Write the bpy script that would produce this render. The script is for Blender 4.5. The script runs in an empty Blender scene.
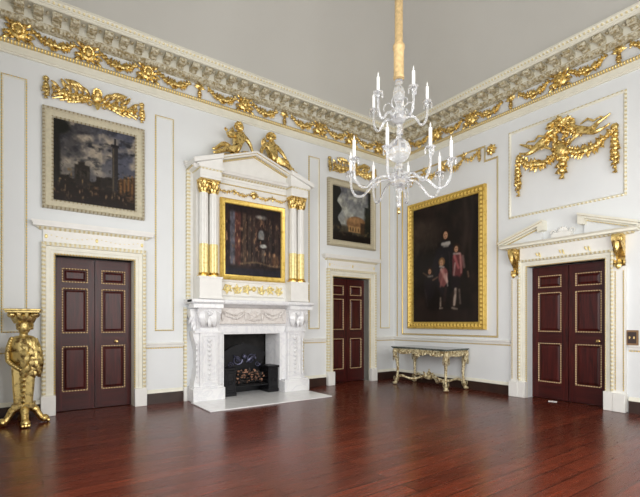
import bpy, math, random
import numpy as np
from mathutils import Vector, Matrix
random.seed(7)
PI = math.pi
S = bpy.context.scene
COL = S.collection

# ------------------------------------------------------------------ camera
cam_d = bpy.data.cameras.new('camera')
cam = bpy.data.objects.new('camera', cam_d); COL.objects.link(cam)
cam.location = (-8.026, -7.8675, 1.45)
cam.rotation_euler = (PI/2, 0, -math.radians(35.755))
cam_d.sensor_fit = 'HORIZONTAL'; cam_d.sensor_width = 36
cam_d.lens = 427.7/640*36
cam_d.shift_y = 73.5/640
cam_d.clip_start = 0.02
S.camera = cam
# ------------------------------------------------------------------ world, lights, exposure
W = bpy.data.worlds.new('world'); S.world = W; W.use_nodes = True
bg = W.node_tree.nodes['Background']
bg.inputs[0].default_value = (0.75, 0.85, 1.0, 1); bg.inputs[1].default_value = 1.0
S.view_settings.view_transform = 'Standard'; S.view_settings.look = 'None'
S.view_settings.gamma = 1; S.view_settings.use_curve_mapping = False
S.view_settings.exposure = 0.62

def area(name, loc, rot, sx, sy, power, col=(1, 1, 1)):
    l = bpy.data.lights.new(name, 'AREA'); l.shape = 'RECTANGLE'
    l.size = sx; l.size_y = sy; l.energy = power; l.color = col
    o = bpy.data.objects.new(name, l); COL.objects.link(o)
    o.location = loc; o.rotation_euler = rot
    return o
WIN_W = [-1.75, -4.15, -6.55]          # west windows, y centres
WIN_S = [6.2, 4.15, 2.1]               # south windows, -x centres
POW_W = [8, 56, 62]
POW_S = [84, 72, 44]
for y, p in zip(WIN_W, POW_W):         # daylight entering through each window
    area('window_daylight', (-8.24, y, 2.45), (0, -PI/2, 0), 3.0, 1.25, p, (0.97, 0.98, 1.0))
for u, p in zip(WIN_S, POW_S):
    area('window_daylight', (-u, -8.24, 2.45), (PI/2, 0, 0), 1.25, 3.0, p, (1.0, 0.985, 0.96))

# ------------------------------------------------------------------ materials
def newmat(name):
    m = bpy.data.materials.new(name); m.use_nodes = True
    return m, m.node_tree.nodes, m.node_tree.links, m.node_tree.nodes['Principled BSDF']
def texco(N): return N.new('ShaderNodeTexCoord')
def noise(N, L, vec, scale, detail=4, rough=.5):
    n = N.new('ShaderNodeTexNoise'); n.inputs['Scale'].default_value = scale
    n.inputs['Detail'].default_value = detail; n.inputs['Roughness'].default_value = rough
    L.new(vec, n.inputs['Vector']); return n
def ramp(N, L, fac, stops):
    r = N.new('ShaderNodeValToRGB'); e = r.color_ramp.elements
    while len(e) < len(stops): e.new(.5)
    for i, (p, c) in enumerate(stops): e[i].position = p; e[i].color = (*c, 1)
    L.new(fac, r.inputs[0]); return r
def bump(N, L, h, b, strength=.3, dist=.01):
    n = N.new('ShaderNodeBump'); n.inputs['Strength'].default_value = strength
    n.inputs['Distance'].default_value = dist
    L.new(h, n.inputs['Height']); L.new(n.outputs[0], b.inputs['Normal']); return n
def simple(name, c, rough=.5, metal=0, var=.06, nscale=4, bmp=.05, bscale=60, spec=.5):
    m, N, L, b = newmat(name); t = texco(N)
    n = noise(N, L, t.outputs['Object'], nscale)
    r = ramp(N, L, n.outputs[0], [(.3, [x*(1-var) for x in c]), (.7, [min(1, x*(1+var)) for x in c])])
    L.new(r.outputs[0], b.inputs['Base Color'])
    b.inputs['Roughness'].default_value = rough; b.inputs['Metallic'].default_value = metal
    b.inputs['Specular IOR Level'].default_value = spec
    n2 = noise(N, L, t.outputs['Object'], bscale); bump(N, L, n2.outputs[0], b, bmp, .004)
    return m
M = {}
M['wall'] = simple('white_wall_paint', (.775, .795, .80), .55, var=.02, nscale=1.5, bmp=.05)
M['cream'] = simple('cream_trim_paint', (.80, .78, .67), .45, var=.04, nscale=8)
M['white'] = simple('white_trim_paint', (.84, .83, .79), .45, var=.03, nscale=8)
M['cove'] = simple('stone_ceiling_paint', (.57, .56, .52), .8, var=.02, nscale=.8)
M['iron'] = simple('blackened_iron', (.015, .015, .017), .4, metal=.6, var=.3)
M['brick'] = simple('sooty_brick', (.018, .016, .015), .9, var=.4, nscale=12, bmp=.4)
M['skirt'] = simple('dark_stained_wood', (.035, .016, .011), .35, var=.3, nscale=5)
M['candle'] = simple('white_wax', (.93, .92, .88), .4, var=.01)
M['brass'] = simple('polished_brass', (.80, .58, .25), .25, metal=1)
M['dusty'] = simple('gilt_cord_cover', (.72, .52, .26), .6, metal=.15, var=.18, nscale=25, bmp=.4)
M['bronze'] = simple('brown_bronze', (.24, .14, .07), .4, metal=.5, var=.3)
M['paper'] = simple('white_paper', (.9, .9, .9), .6)
M['ash'] = simple('grey_ash', (.20, .19, .18), .9, var=.4, nscale=20, bmp=.5)
M['glasspane'] = simple('window_backing', (.6, .65, .7), .1)

def gilt(name, base, rough, dark=(.20, .09, .03), lo=.30, hi=.5, sc=26, metal=1.0):
    m, N, L, b = newmat(name); t = texco(N)
    n = noise(N, L, t.outputs['Object'], sc, 5, .6)
    r = ramp(N, L, n.outputs[0], [(lo, dark), (hi, base)])
    L.new(r.outputs[0], b.inputs['Base Color'])
    b.inputs['Metallic'].default_value = metal; b.inputs['Roughness'].default_value = rough
    n2 = noise(N, L, t.outputs['Object'], 70, 3); bump(N, L, n2.outputs[0], b, .35, .006)
    return m
M['gilt'] = gilt('gilding', (.93, .71, .28), .36, (.34, .19, .05), .36, .54)
M['gilt_frame'] = gilt('frame_gilding', (.88, .64, .18), .42, (.58, .36, .07), .3, .5, 14, .9)
M['gilt_pale'] = gilt('pale_gilding', (.95, .83, .42), .5, (.80, .60, .22), .3, .55, 20, .6)
M['gilt_old'] = gilt('worn_gilding', (.70, .54, .22), .38, (.15, .08, .03), .32, .52, 14)
M['parcel'] = gilt('parcel_gilding', (.80, .71, .46), .45, (.26, .16, .05), .40, .56, 24, .4)
M['modil'] = gilt('parcel_gilt_cornice', (.68, .64, .50), .5, (.34, .26, .12), .38, .56, 22, .1)

VERT = {}
def eggs(name, k=260., thr=.1, base=(.83, .80, .68), gold=(.72, .55, .22), metal=.5):
    h = eggs1(name, k, thr, base, gold, metal, 0); VERT[name] = eggs1(name+'_upright', k, thr, base, gold, metal, 2); return h
def eggs1(name, k=260., thr=.1, base=(.83, .80, .68), gold=(.72, .55, .22), metal=.5, ax=0):
    """moulding carved with small gilt eggs: periodic along either direction of the wall"""
    m, N, L, b = newmat(name); t = texco(N)
    s = N.new('ShaderNodeSeparateXYZ'); L.new(t.outputs['Object'], s.inputs[0])
    mu = N.new('ShaderNodeMath'); mu.operation = 'MULTIPLY'; mu.inputs[1].default_value = k; L.new(s.outputs[ax], mu.inputs[0])
    si = N.new('ShaderNodeMath'); si.operation = 'SINE'; L.new(mu.outputs[0], si.inputs[0])
    r = ramp(N, L, si.outputs[0], [(thr, base), (min(1, thr+.3), gold)])
    L.new(r.outputs[0], b.inputs['Base Color'])
    r2 = ramp(N, L, si.outputs[0], [(thr, (0, 0, 0)), (min(1, thr+.3), (metal,)*3)])
    L.new(r2.outputs[0], b.inputs['Metallic']); b.inputs['Roughness'].default_value = .42
    bump(N, L, si.outputs[0], b, .5, .008)
    return m
M['eggs'] = eggs('gilt_egg_and_dart', 95, .1, (.80, .77, .64), (.72, .62, .36), .25)
M['bead'] = eggs('gilt_bead', 150, .0, (.55, .48, .30), (.80, .58, .20), .8)
M['bead_door'] = eggs('door_gilt_bead', 150, -.0, (.30, .16, .09), (.80, .62, .34), .3)
M['framecarve'] = eggs('pale_frame_carving', 110, .3, (.50, .45, .33), (.33, .27, .16), .2)
M['framepale'] = simple('pale_gilt_frame', (.56, .51, .37), .5, metal=.15, var=.08, nscale=20, bmp=.2)

def marble(name, base, vein, sc=3., rough=.18):
    m, N, L, b = newmat(name); t = texco(N)
    n = noise(N, L, t.outputs['Object'], sc, 8, .62); n.inputs['Distortion'].default_value = 1.2
    r = ramp(N, L, n.outputs[0], [(.44, base), (.5, vein), (.56, base)])
    L.new(r.outputs[0], b.inputs['Base Color']); b.inputs['Roughness'].default_value = rough
    return m
M['marble'] = marble('white_marble', (.86, .86, .86), (.77, .77, .79))
M['marble_warm'] = marble('warm_carved_marble', (.78, .74, .70), (.68, .63, .59), 5, .3)
M['marble_dark'] = marble('dark_green_marble', (.05, .06, .05), (.16, .17, .14), 6, .06)
M['hearth'] = marble('hearth_marble', (.82, .82, .82), (.75, .75, .75), 2.2, .12)

def wood(name, c1, c2, rough, axis='Z', sc=2., coat=.0):
    m, N, L, b = newmat(name); t = texco(N)
    mp = N.new('ShaderNodeMapping'); L.new(t.outputs['Object'], mp.inputs[0])
    mp.inputs['Scale'].default_value = (1, 12, 12) if axis == 'X' else (14, 14, 1)
    n = noise(N, L, mp.outputs[0], sc, 6, .6); n.inputs['Distortion'].default_value = .6
    r = ramp(N, L, n.outputs[0], [(.35, c1), (.65, c2)])
    L.new(r.outputs[0], b.inputs['Base Color']); b.inputs['Roughness'].default_value = rough
    b.inputs['Specular IOR Level'].default_value = .3; b.inputs['Coat Weight'].default_value = coat; b.inputs['Coat Roughness'].default_value = .1
    bump(N, L, n.outputs[0], b, .06, .003)
    return m
M['mahog'] = wood('mahogany', (.024, .003, .003), (.075, .009, .007), .34, 'Z', 1.6, .0)
M['mahog_rail'] = wood('mahogany_rail', (.030, .004, .004), (.062, .008, .006), .36, 'X', 1.6, .0)

def floor_mat():
    m, N, L, b = newmat('cherry_floorboards'); t = texco(N)
    br = N.new('ShaderNodeTexBrick'); L.new(t.outputs['Object'], br.inputs['Vector'])
    br.offset = .37; br.inputs['Scale'].default_value = 1
    br.inputs['Brick Width'].default_value = 2.6; br.inputs['Row Height'].default_value = .20
    br.inputs['Mortar Size'].default_value = .006; br.inputs['Mortar Smooth'].default_value = .3
    br.inputs['Color1'].default_value = (.078, .014, .006, 1)
    br.inputs['Color2'].default_value = (.125, .024, .010, 1)
    br.inputs['Mortar'].default_value = (.008, .002, .0015, 1)
    mp = N.new('ShaderNodeMapping'); L.new(t.outputs['Object'], mp.inputs[0])
    mp.inputs['Scale'].default_value = (1, 9, 1)
    n = noise(N, L, mp.outputs[0], 2.2, 7, .6)
    r = ramp(N, L, n.outputs[0], [(.3, (.62, .62, .62)), (.7, (1.3, 1.2, 1.15))])
    mx = N.new('ShaderNodeMix'); mx.data_type = 'RGBA'; mx.blend_type = 'MULTIPLY'; mx.inputs[0].default_value = 1
    L.new(br.outputs[0], mx.inputs[6]); L.new(r.outputs[0], mx.inputs[7])
    L.new(mx.outputs[2], b.inputs['Base Color'])
    n2 = noise(N, L, mp.outputs[0], 5, 4)
    r2 = ramp(N, L, n2.outputs[0], [(.3, (.20,)*3), (.75, (.30,)*3)])
    L.new(r2.outputs[0], b.inputs['Roughness'])
    b.inputs['Specular IOR Level'].default_value = .30
    mh = N.new('ShaderNodeMath'); mh.operation = 'SUBTRACT'
    L.new(n.outputs[0], mh.inputs[0]); L.new(br.outputs['Fac'], mh.inputs[1])
    bump(N, L, mh.outputs[0], b, .12, .003)
    return m
M['floor'] = floor_mat()

def glass_mat():
    m, N, L, b = newmat('clear_crystal')
    b.inputs['Base Color'].default_value = (.97, .98, 1, 1)
    b.inputs['Transmission Weight'].default_value = .82
    b.inputs['Roughness'].default_value = .04; b.inputs['IOR'].default_value = 1.42
    return m
M['glass'] = glass_mat()

def canvas_mat(name):
    m, N, L, b = newmat(name)
    a = N.new('ShaderNodeVertexColor'); a.layer_name = 'paint'
    L.new(a.outputs[0], b.inputs['Base Color']); b.inputs['Roughness'].default_value = .35
    b.inputs['Specular IOR Level'].default_value = .25
    t = texco(N); n = noise(N, L, t.outputs['Object'], 90, 3); bump(N, L, n.outputs[0], b, .1, .002)
    return m
M['canvas'] = canvas_mat('oil_paint')

# ------------------------------------------------------------------ mesh builder
class MB:
    def __init__(s): s.v = []; s.f = []; s.m = []; s.mi = 0
    def add(s, vs, fs, up=None):
        o = len(s.v); s.v += [tuple(p) for p in vs]
        s.f += [tuple(i+o for i in f) for f in fs]; s.m += [s.mi+(100 if up and up(i) else 0) for i in range(len(fs))]; return s
    def box(s, x0, x1, y0, y1, z0, z1, b=0):
        if b <= 0:
            vs = [(x, y, z) for x in (x0, x1) for y in (y0, y1) for z in (z0, z1)]
            return s.add(vs, [(0, 1, 3, 2), (4, 6, 7, 5), (0, 4, 5, 1), (2, 3, 7, 6), (0, 2, 6, 4), (1, 5, 7, 3)], lambda i: z1-z0 > x1-x0)
        X = [(x0, b, 0), (x1, -b, 0)]; vs = []; idx = {}
        for ix, x in enumerate((x0, x1)):
            for iy, y in enumerate((y0, y1)):
                for iz, z in enumerate((z0, z1)):
                    sx, sy, sz = (b, -b)[ix], (b, -b)[iy], (b, -b)[iz]
                    idx[ix, iy, iz] = len(vs)
                    vs += [(x, y+sy, z+sz), (x+sx, y, z+sz), (x+sx, y+sy, z)]
        def q(k, a): return idx[k]+a
        fs = []
        for i in (0, 1):
            fs.append([q((i, 0, 0), 0), q((i, 0, 1), 0), q((i, 1, 1), 0), q((i, 1, 0), 0)])
            fs.append([q((0, i, 0), 1), q((1, i, 0), 1), q((1, i, 1), 1), q((0, i, 1), 1)])
            fs.append([q((0, 0, i), 2), q((0, 1, i), 2), q((1, 1, i), 2), q((1, 0, i), 2)])
        for i in (0, 1):
            for j in (0, 1):
                fs.append([q((i, j, 0), 0), q((i, j, 1), 0), q((i, j, 1), 1), q((i, j, 0), 1)])
                fs.append([q((i, 0, j), 0), q((i, 1, j), 0), q((i, 1, j), 2), q((i, 0, j), 2)])
                fs.append([q((0, i, j), 1), q((1, i, j), 1), q((1, i, j), 2), q((0, i, j), 2)])
        for i in (0, 1):
            for j in (0, 1):
                for k in (0, 1): fs.append([q((i, j, k), 0), q((i, j, k), 1), q((i, j, k), 2)])
        return s.add(vs, fs)
    def prism(s, poly, y0, y1):
        """polygon in x,z extruded along y"""
        n = len(poly); vs = [(x, y0, z) for x, z in poly]+[(x, y1, z) for x, z in poly]
        return s.add(vs, [tuple(range(n)), tuple(range(2*n-1, n-1, -1))]+[(i, i+n, (i+1) % n+n, (i+1) % n) for i in range(n)])
    def prism_x(s, poly, x0, x1):
        n = len(poly); vs = [(x0, y, z) for y, z in poly]+[(x1, y, z) for y, z in poly]
        return s.add(vs, [tuple(range(n)), tuple(range(2*n-1, n-1, -1))]+[(i, i+n, (i+1) % n+n, (i+1) % n) for i in range(n)])
    def lathe(s, prof, c=(0, 0, 0), seg=16, flute=0, fd=0, a0=0, a1=2*PI, sx=1, sy=1):
        vs = []; fs = []; n = len(prof)
        for j in range(seg):
            a = a0+(a1-a0)*j/seg
            for r, z in prof:
                rr = r*(1-fd*(.5+.5*math.cos(flute*a))) if flute else r
                vs.append((c[0]+rr*math.cos(a)*sx, c[1]+rr*math.sin(a)*sy, c[2]+z))
        for j in range(seg):
            k = (j+1) % seg
            for i in range(n-1): fs.append((j*n+i, k*n+i, k*n+i+1, j*n+i+1))
        fs.append(tuple(j*n for j in range(seg))[::-1]); fs.append(tuple(j*n+n-1 for j in range(seg)))
        return s.add(vs, fs)
    def tube(s, pts, rad, seg=8, flat=1.0):
        pts = [Vector(p) for p in pts]; n = len(pts)
        if not hasattr(rad, '__len__'): rad = [rad]*n
        vs = []; fs = []; up = None
        for i in range(n):
            t = (pts[min(i+1, n-1)]-pts[max(i-1, 0)])
            t = t.normalized() if t.length > 1e-9 else Vector((0, 0, 1))
            if up is None:
                up = t.orthogonal().normalized()
            up = (up-t*up.dot(t)); up = up.normalized() if up.length > 1e-6 else t.orthogonal().normalized()
            b = t.cross(up)
            for j in range(seg):
                a = 2*PI*j/seg
                vs.append(pts[i]+(up*math.cos(a)+b*math.sin(a)*flat)*max(rad[i], 1e-4))
        for i in range(n-1):
            for j in range(seg):
                k = (j+1) % seg; fs.append((i*seg+j, i*seg+k, (i+1)*seg+k, (i+1)*seg+j))
        fs.append(tuple(range(seg))[::-1]); fs.append(tuple(range((n-1)*seg, n*seg)))
        return s.add(vs, fs)
    def ell(s, c, r, seg=10, ring=6, rot=None):
        vs = []; fs = []; R = rot or Matrix.Identity(3); c = Vector(c)
        if not hasattr(r, '__len__'): r = (r, r, r)
        for i in range(1, ring):
            ph = PI*i/ring
            for j in range(seg):
                a = 2*PI*j/seg
                vs.append(c+R@Vector((r[0]*math.sin(ph)*math.cos(a), r[1]*math.sin(ph)*math.sin(a), r[2]*math.cos(ph))))
        t = len(vs); vs.append(c+R@Vector((0, 0, r[2]))); vs.append(c+R@Vector((0, 0, -r[2])))
        for i in range(ring-2):
            for j in range(seg):
                k = (j+1) % seg; fs.append((i*seg+j, (i+1)*seg+j, (i+1)*seg+k, i*seg+k))
        for j in range(seg):
            k = (j+1) % seg; fs.append((j, k, t)[::1]); fs.append(((ring-2)*seg+k, (ring-2)*seg+j, t+1))
        return s.add(vs, fs)
    def leaf(s, p, ang, L, Wd, curl=.3, out=.02, bend=0.0, n=7):
        """raised leaf on the wall plane, pointing along ang (radians in x,z), rising out (-y)"""
        p = Vector(p); vs = []; fs = []; c = p.copy(); a = ang
        for i in range(n+1):
            t = i/n
            w = Wd*(math.sin(PI*min(1, t*.93+.07))**.7)*(1 if i % 2 == 0 else .78)
            d = Vector((math.cos(a), 0, math.sin(a))); nrm = Vector((-d.z, 0, d.x))
            o = -out*math.sin(PI*t*.9)-curl*L*t*t*.5
            q = c+Vector((0, o, 0))
            vs += [q-nrm*w/2+Vector((0, .3*Wd*0, 0)), q+Vector((0, -Wd*.22, 0)), q+nrm*w/2, q+Vector((0, Wd*.12, 0))]
            c = c+d*(L/n); a += bend/n
        for i in range(n):
            for j in range(4):
                k = (j+1) % 4; fs.append((i*4+j, i*4+k, (i+1)*4+k, (i+1)*4+j))
        fs += [(0, 1, 2, 3)[::-1], (n*4, n*4+1, n*4+2, n*4+3)]
        return s.add(vs, fs)
    def frame(s, x0, x1, z0, z1, prof):
        """mitred rectangular frame: prof = [(inset, out)] from outer edge inward"""
        vs = []; n = len(prof)
        for i, o in prof: vs += [(x0+i, -o, z0+i), (x1-i, -o, z0+i), (x1-i, -o, z1-i), (x0+i, -o, z1-i)]
        fs = []
        for k in range(n-1):
            for j in range(4):
                l = (j+1) % 4; fs.append((k*4+j, k*4+l, (k+1)*4+l, (k+1)*4+j))
        return s.add(vs, fs, lambda i: i % 4 in (1, 3))
    def arch(s, x0, x1, z1, prof, z0=0):
        """three-sided door surround open at the bottom; prof=[(inset,out)]"""
        vs = []; n = len(prof)
        for i, o in prof: vs += [(x0+i, -o, z0), (x0+i, -o, z1-i), (x1-i, -o, z1-i), (x1-i, -o, z0)]
        fs = []
        for k in range(n-1):
            for j in range(3): fs.append((k*4+j, k*4+j+1, (k+1)*4+j+1, (k+1)*4+j))
        return s.add(vs, fs, lambda i: i % 3 in (0, 2))
    def mould(s, x0, x1, prof, ybase=0., ret=True):
        """straight moulding, profile [(out,z)], returning to the wall at both ends"""
        vs = []; n = len(prof)
        for o, z in prof:
            e = o if ret else 0
            vs += [(x0-e, ybase, z), (x0-e, ybase-o, z), (x1+e, ybase-o, z), (x1+e, ybase, z)]
        fs = []
        for k in range(n-1):
            for j in range(3): fs.append((k*4+j, k*4+j+1, (k+1)*4+j+1, (k+1)*4+j))
        fs += [(0, 1, 2, 3), tuple(range((n-1)*4, n*4))[::-1]]
        return s.add(vs, fs)
    def rail(s, x0, x1, prof, m0=0, m1=0):
        """straight moulding between two walls, ends shortened by m*out (mitre)"""
        vs = []; n = len(prof)
        for o, z in prof: vs += [(x0+m0*o, -o, z), (x1-m1*o, -o, z)]
        fs = [(2*k, 2*k+1, 2*k+3, 2*k+2) for k in range(n-1)]
        if not m0: fs.append(tuple(range(0, 2*n, 2)))
        if not m1: fs.append(tuple(range(1, 2*n, 2)))
        return s.add(vs, fs)
    def mesh(s, me, mat=None):
        mt = mat or Matrix.Identity(4)
        return s.add([mt@v.co for v in me.vertices], [tuple(p.vertices) for p in me.polygons])
    def build(s, name, mats, parent=None, wall=None, smooth=True, kind=None):
        me = bpy.data.meshes.new(name); me.from_pydata(s.v, [], s.f)
        if not isinstance(mats, (list, tuple)): mats = [mats]
        mats = [M[m] if isinstance(m, str) else m for m in mats]; nm = len(mats); sl = {}
        for i in range(nm):
            if mats[i].name in VERT: sl[i+100] = len(mats); mats.append(VERT[mats[i].name])
        s.m = [sl.get(i, i % 100) for i in s.m]
        for m in mats: me.materials.append(m)
        me.polygons.foreach_set('material_index', s.m)
        import bmesh
        bm = bmesh.new(); bm.from_mesh(me); bmesh.ops.recalc_face_normals(bm, faces=bm.faces); bm.to_mesh(me); bm.free()
        if smooth:
            me.polygons.foreach_set('use_smooth', [True]*len(me.polygons))
            me.set_sharp_from_angle(angle=math.radians(38))
        o = bpy.data.objects.new(name, me); COL.objects.link(o)
        if parent: o.parent = parent
        elif wall: o.matrix_world = WM[wall]
        if kind: o['kind'] = kind
        return o

WM = {'A': Matrix.Identity(4), 'B': Matrix.Rotation(-PI/2, 4, 'Z'),
      'W': Matrix.Translation((-8.3, 0, 0))@Matrix.Rotation(PI/2, 4, 'Z'),
      'S': Matrix.Translation((0, -8.3, 0))@Matrix.Rotation(PI, 4, 'Z')}
ROT = {'A': 0, 'B': -PI/2, 'W': PI/2, 'S': PI}
def tag(o, label, cat, group=None):
    o['label'] = label; o['category'] = cat
    if group: o['group'] = group
    return o
def thing(name, label, cat, loc=(0, 0, 0), rz=0, group=None, wall=None, kind=None):
    o = bpy.data.objects.new(name, None); COL.objects.link(o); o.empty_display_size = .1
    if wall: loc = WM[wall]@Vector(loc); rz = ROT[wall]
    o.location = loc; o.rotation_euler = (0, 0, rz)
    if kind: o['kind'] = kind
    else: tag(o, label, cat, group)
    return o
def copy_tree(o, parent=None):
    kids = list(o.children); c = o.copy(); COL.objects.link(c)
    if parent: c.parent = parent
    for k in kids: copy_tree(k, c)
    return c
def struct(name, mb, mat, wall=None, parent=None, smooth=True):
    return mb.build(name, mat, parent, wall, smooth, kind='structure')

# ------------------------------------------------------------------ the setting
RM = 8.3; ZC = 6.22; PC = .45; ZT = 8.3
def wall_boxes(mb, x0, x1, z0, z1, t, holes):
    xs = sorted({x0, x1, *[h[0] for h in holes], *[h[1] for h in holes]})
    for a, b in zip(xs, xs[1:]):
        hs = sorted([(h[2], h[3]) for h in holes if h[0] < (a+b)/2 < h[1]])
        z = z0
        for h0, h1 in hs:
            if h0 > z: mb.box(a, b, 0, t, z, h0)
            z = h1
        if z < z1: mb.box(a, b, 0, t, z, z1)
mb = MB(); mb.box(-RM-.4, .4, -RM-.4, .4, -.1, 0); struct('floor', mb, 'floor')
D1, D2, D3 = -6.9, 4.2, -1.44                 # door centres along their walls
HW1, HW2, HW3, DH = .575, .665, .565, 2.50
FX = -4.15                                    # fireplace centre
mb = MB(); wall_boxes(mb, -RM, 0, 0, ZT, .3, [(D1-HW1, D1+HW1, 0, DH), (D3-HW3, D3+HW3, 0, DH), (FX-.645, FX+.645, 0, 1.24)])
for a_, b_ in ((D1-HW1, D1+HW1), (D3-HW3, D3+HW3)): mb.box(a_, b_, .26, .30, 0, DH)  # unseen slabs added behind the door leaves to stop outside light leaking
struct('wall_north', mb, 'wall', 'A')
mb = MB(); wall_boxes(mb, 0, RM, 0, ZT, .3, [(D2-HW2, D2+HW2, 0, DH)])
mb.box(D2-HW2, D2+HW2, .26, .30, 0, DH)  # slab added out of sight behind the east door, blocks sky light
struct('wall_east', mb, 'wall', 'B')
wh = lambda c: (c-.62, c+.62, .95, 3.95)
mb = MB(); wall_boxes(mb, -RM, 0, 0, ZT, .3, [wh(y) for y in WIN_W]); struct('wall_west', mb, 'wall', 'W')
mb = MB(); wall_boxes(mb, 0, RM, 0, ZT, .3, [wh(u) for u in WIN_S]); struct('wall_south', mb, 'wall', 'S')
# coved ceiling
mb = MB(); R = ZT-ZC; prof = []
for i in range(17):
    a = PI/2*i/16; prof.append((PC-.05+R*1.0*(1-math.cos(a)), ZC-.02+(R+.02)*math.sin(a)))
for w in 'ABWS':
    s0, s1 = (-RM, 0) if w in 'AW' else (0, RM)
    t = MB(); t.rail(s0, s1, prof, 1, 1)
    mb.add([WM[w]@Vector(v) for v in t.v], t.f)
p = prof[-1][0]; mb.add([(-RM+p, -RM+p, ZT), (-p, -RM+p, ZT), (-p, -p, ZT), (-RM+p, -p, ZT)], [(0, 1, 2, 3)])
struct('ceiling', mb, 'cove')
# entablature: architrave, cornice with modillions
ARC = [(0, 5.44), (.03, 5.44), (.03, 5.465), (.045, 5.47), (.045, 5.57), (.055, 5.575)]
BEAD = [(.05, 5.572), (.09, 5.578), (.10, 5.60), (.09, 5.622), (.03, 5.628)]
BED = [(.0, 5.92), (.05, 5.925), (.10, 5.95), (.13, 5.985), (.13, 6.0)]
COR = [(.13, 6.0), (.13, 6.125), (.355, 6.125), (.36, 6.105), (.37, 6.105), (.38, 6.11), (.38, 6.145)]
CYM = [(.38, 6.145), (.40, 6.15), (.405, 6.165), (.44, 6.205), (.45, 6.205), (.45, 6.225), (.0, 6.235)]
def modillion(mb, x, w=.125):
    pr = []
    for i in range(9):                                   # scrolled underside
        t = i/8; y = -.13-.21*t
        z = 6.012+.055*t+.022*math.sin(t*PI*2.0)
        pr.append((y, z))
    pr += [(-.355, 6.085), (-.35, 6.104), (-.12, 6.104)]
    mb.prism_x(pr, x-w/2, x+w/2)
    mb.ell((x, -.335, 6.062), (w*.56, .03, .03), 8, 5)
    mb.ell((x, -.165, 6.022), (w*.5, .035, .03), 8, 5)
n_trim = 0
def trim(mb, mat, w=None, smooth=True):
    global n_trim; n_trim += 1
    return struct('trim_%d' % n_trim, mb, mat, w, None, smooth)
for w in 'ABWS':
    s0, s1 = (-RM, 0) if w in 'AW' else (0, RM)
    mb = MB(); mb.rail(s0, s1, ARC, 1, 1); mb.mi = 1; mb.rail(s0, s1, BEAD, 1, 1); mb.mi = 2; mb.rail(s0, s1, BED, 1, 1)
    mb.mi = 0; mb.rail(s0, s1, COR, 1, 1); mb.mi = 4; mb.rail(s0, s1, CYM, 1, 1); mb.mi = 5; mb.rail(s0, s1, [(.405, 6.163), (.418, 6.168), (.43, 6.19), (.425, 6.192)], 1, 1)
    if w in 'AB':
        mb.mi = 3; N_ = 35; st = RM/N_
        for k in range(N_):
            if 0 < k < N_-1 or True:
                x = s0+st*(k+.5)
                if abs(x-s0) > .3 and abs(x-s1) > .3: modillion(mb, x)
                # coffer rosette between brackets
                xr = x+st/2
                if abs(xr-s0) > .3 and abs(xr-s1) > .3: mb.ell((xr, -.25, 6.1), (.03, .045, .018), 8, 4)
        for k in range(int(RM/.105)):                    # carved leaf course below the brackets
            x = s0+.105*(k+.5)
            if abs(x-s0) > .12 and abs(x-s1) > .12: mb.ell((x, -.095, 5.955), (.036, .04, .04), 6, 4)
    trim(mb, ['cream', 'bead', 'modil', 'modil', 'cream', 'eggs'], w)
# dado rail and skirting, broken at doors and fireplace
DADO = [(0, 1.0), (.012, 1.0), (.02, 1.02), (.02, 1.035), (.035, 1.045), (.04, 1.06), (.04, 1.075), (0, 1.085)]
SKT = [(0, 0), (.025, 0), (.025, .185), (.0, .19)]
SKC = [(0, .186), (.035, .19), (.035, .20), (.02, .235), (.005, .25), (0, .252)]
nb = {'A': 'north', 'B': 'east', 'W': 'west', 'S': 'south'}
segs = {'A': [(-RM, D1-.77, 1, 0), (D1+.77, FX-1.29, 0, 0), (FX+1.29, D3-.76, 0, 0), (D3+.76, 0, 0, 1)],
        'B': [(0, D2-1.0, 1, 0), (D2+1.0, RM, 0, 1)], 'W': [(-RM, 0, 1, 1)], 'S': [(0, RM, 1, 1)]}
for w in 'ABWS':
    for a, b, m0, m1 in segs[w]:
        d = MB(); k = MB(); c = MB()
        d.rail(a, b, DADO, m0, m1); k.rail(a, b, SKT, m0, m1); c.rail(a, b, SKC, m0, m1)
        d.mi = 1; d.rail(a, b, [(0, .975), (.014, .98), (.014, .992), (0, .996)], m0, m1); d.mi = 0
        trim(d, ['white', 'bead'], w); struct('baseboard_'+nb[w], k, 'skirt', w); trim(c, 'cream', w)

def panel(w, x0, x1, z0, z1, wd=.035, out=.018, mat='bead', inner='cream'):
    mb = MB(); mb.frame(x0, x1, z0, z1, [(0, 0), (.0, out*.6), (wd*.35, out), (wd*.5, out)])
    mb.mi = 1; mb.frame(x0, x1, z0, z1, [(wd*.5, out), (wd*.8, out*.5), (wd, .001)])
    return trim(mb, [mat, inner], w)
panel('A', -8.16, -7.84, 1.29, 5.13); panel('A', -5.97, -5.64, 1.29, 5.13)
panel('A', -2.68, -2.38, 1.29, 5.15, .04); panel('A', -.50, -.16, 1.29, 5.13)
# east wall: the eared frame about the portrait, the tall strip, the panel over the door
def eared(w, x0, x1, z0, z1, nx, nz, wd=.04, out=.02):
    mb = MB()
    def loop(i): return [(x0+i, z0+i), (x1-i, z0+i), (x1-i, z1-nz-i), (x1-nx-i, z1-nz-i), (x1-nx-i, z1-i), (x0+nx+i, z1-i), (x0+nx+i, z1-nz-i), (x0+i, z1-nz-i)]
    pr = [(0, 0), (0, out*.6), (wd*.4, out), (wd*.75, out*.5), (wd, .001)]; vs = []
    for i, o in pr: vs += [(x, -o, z) for x, z in loop(i)]
    fs = [(k*8+j, k*8+(j+1) % 8, (k+1)*8+(j+1) % 8, (k+1)*8+j) for k in range(len(pr)-1) for j in range(8)]
    mb.add(vs, fs); return trim(mb, 'bead', w)
eared('B', .28, 2.93, 1.13, 5.14, .29, .31)
panel('B', 3.16, 5.17, 3.49, 5.20, .05, .03, 'eggs')
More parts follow.
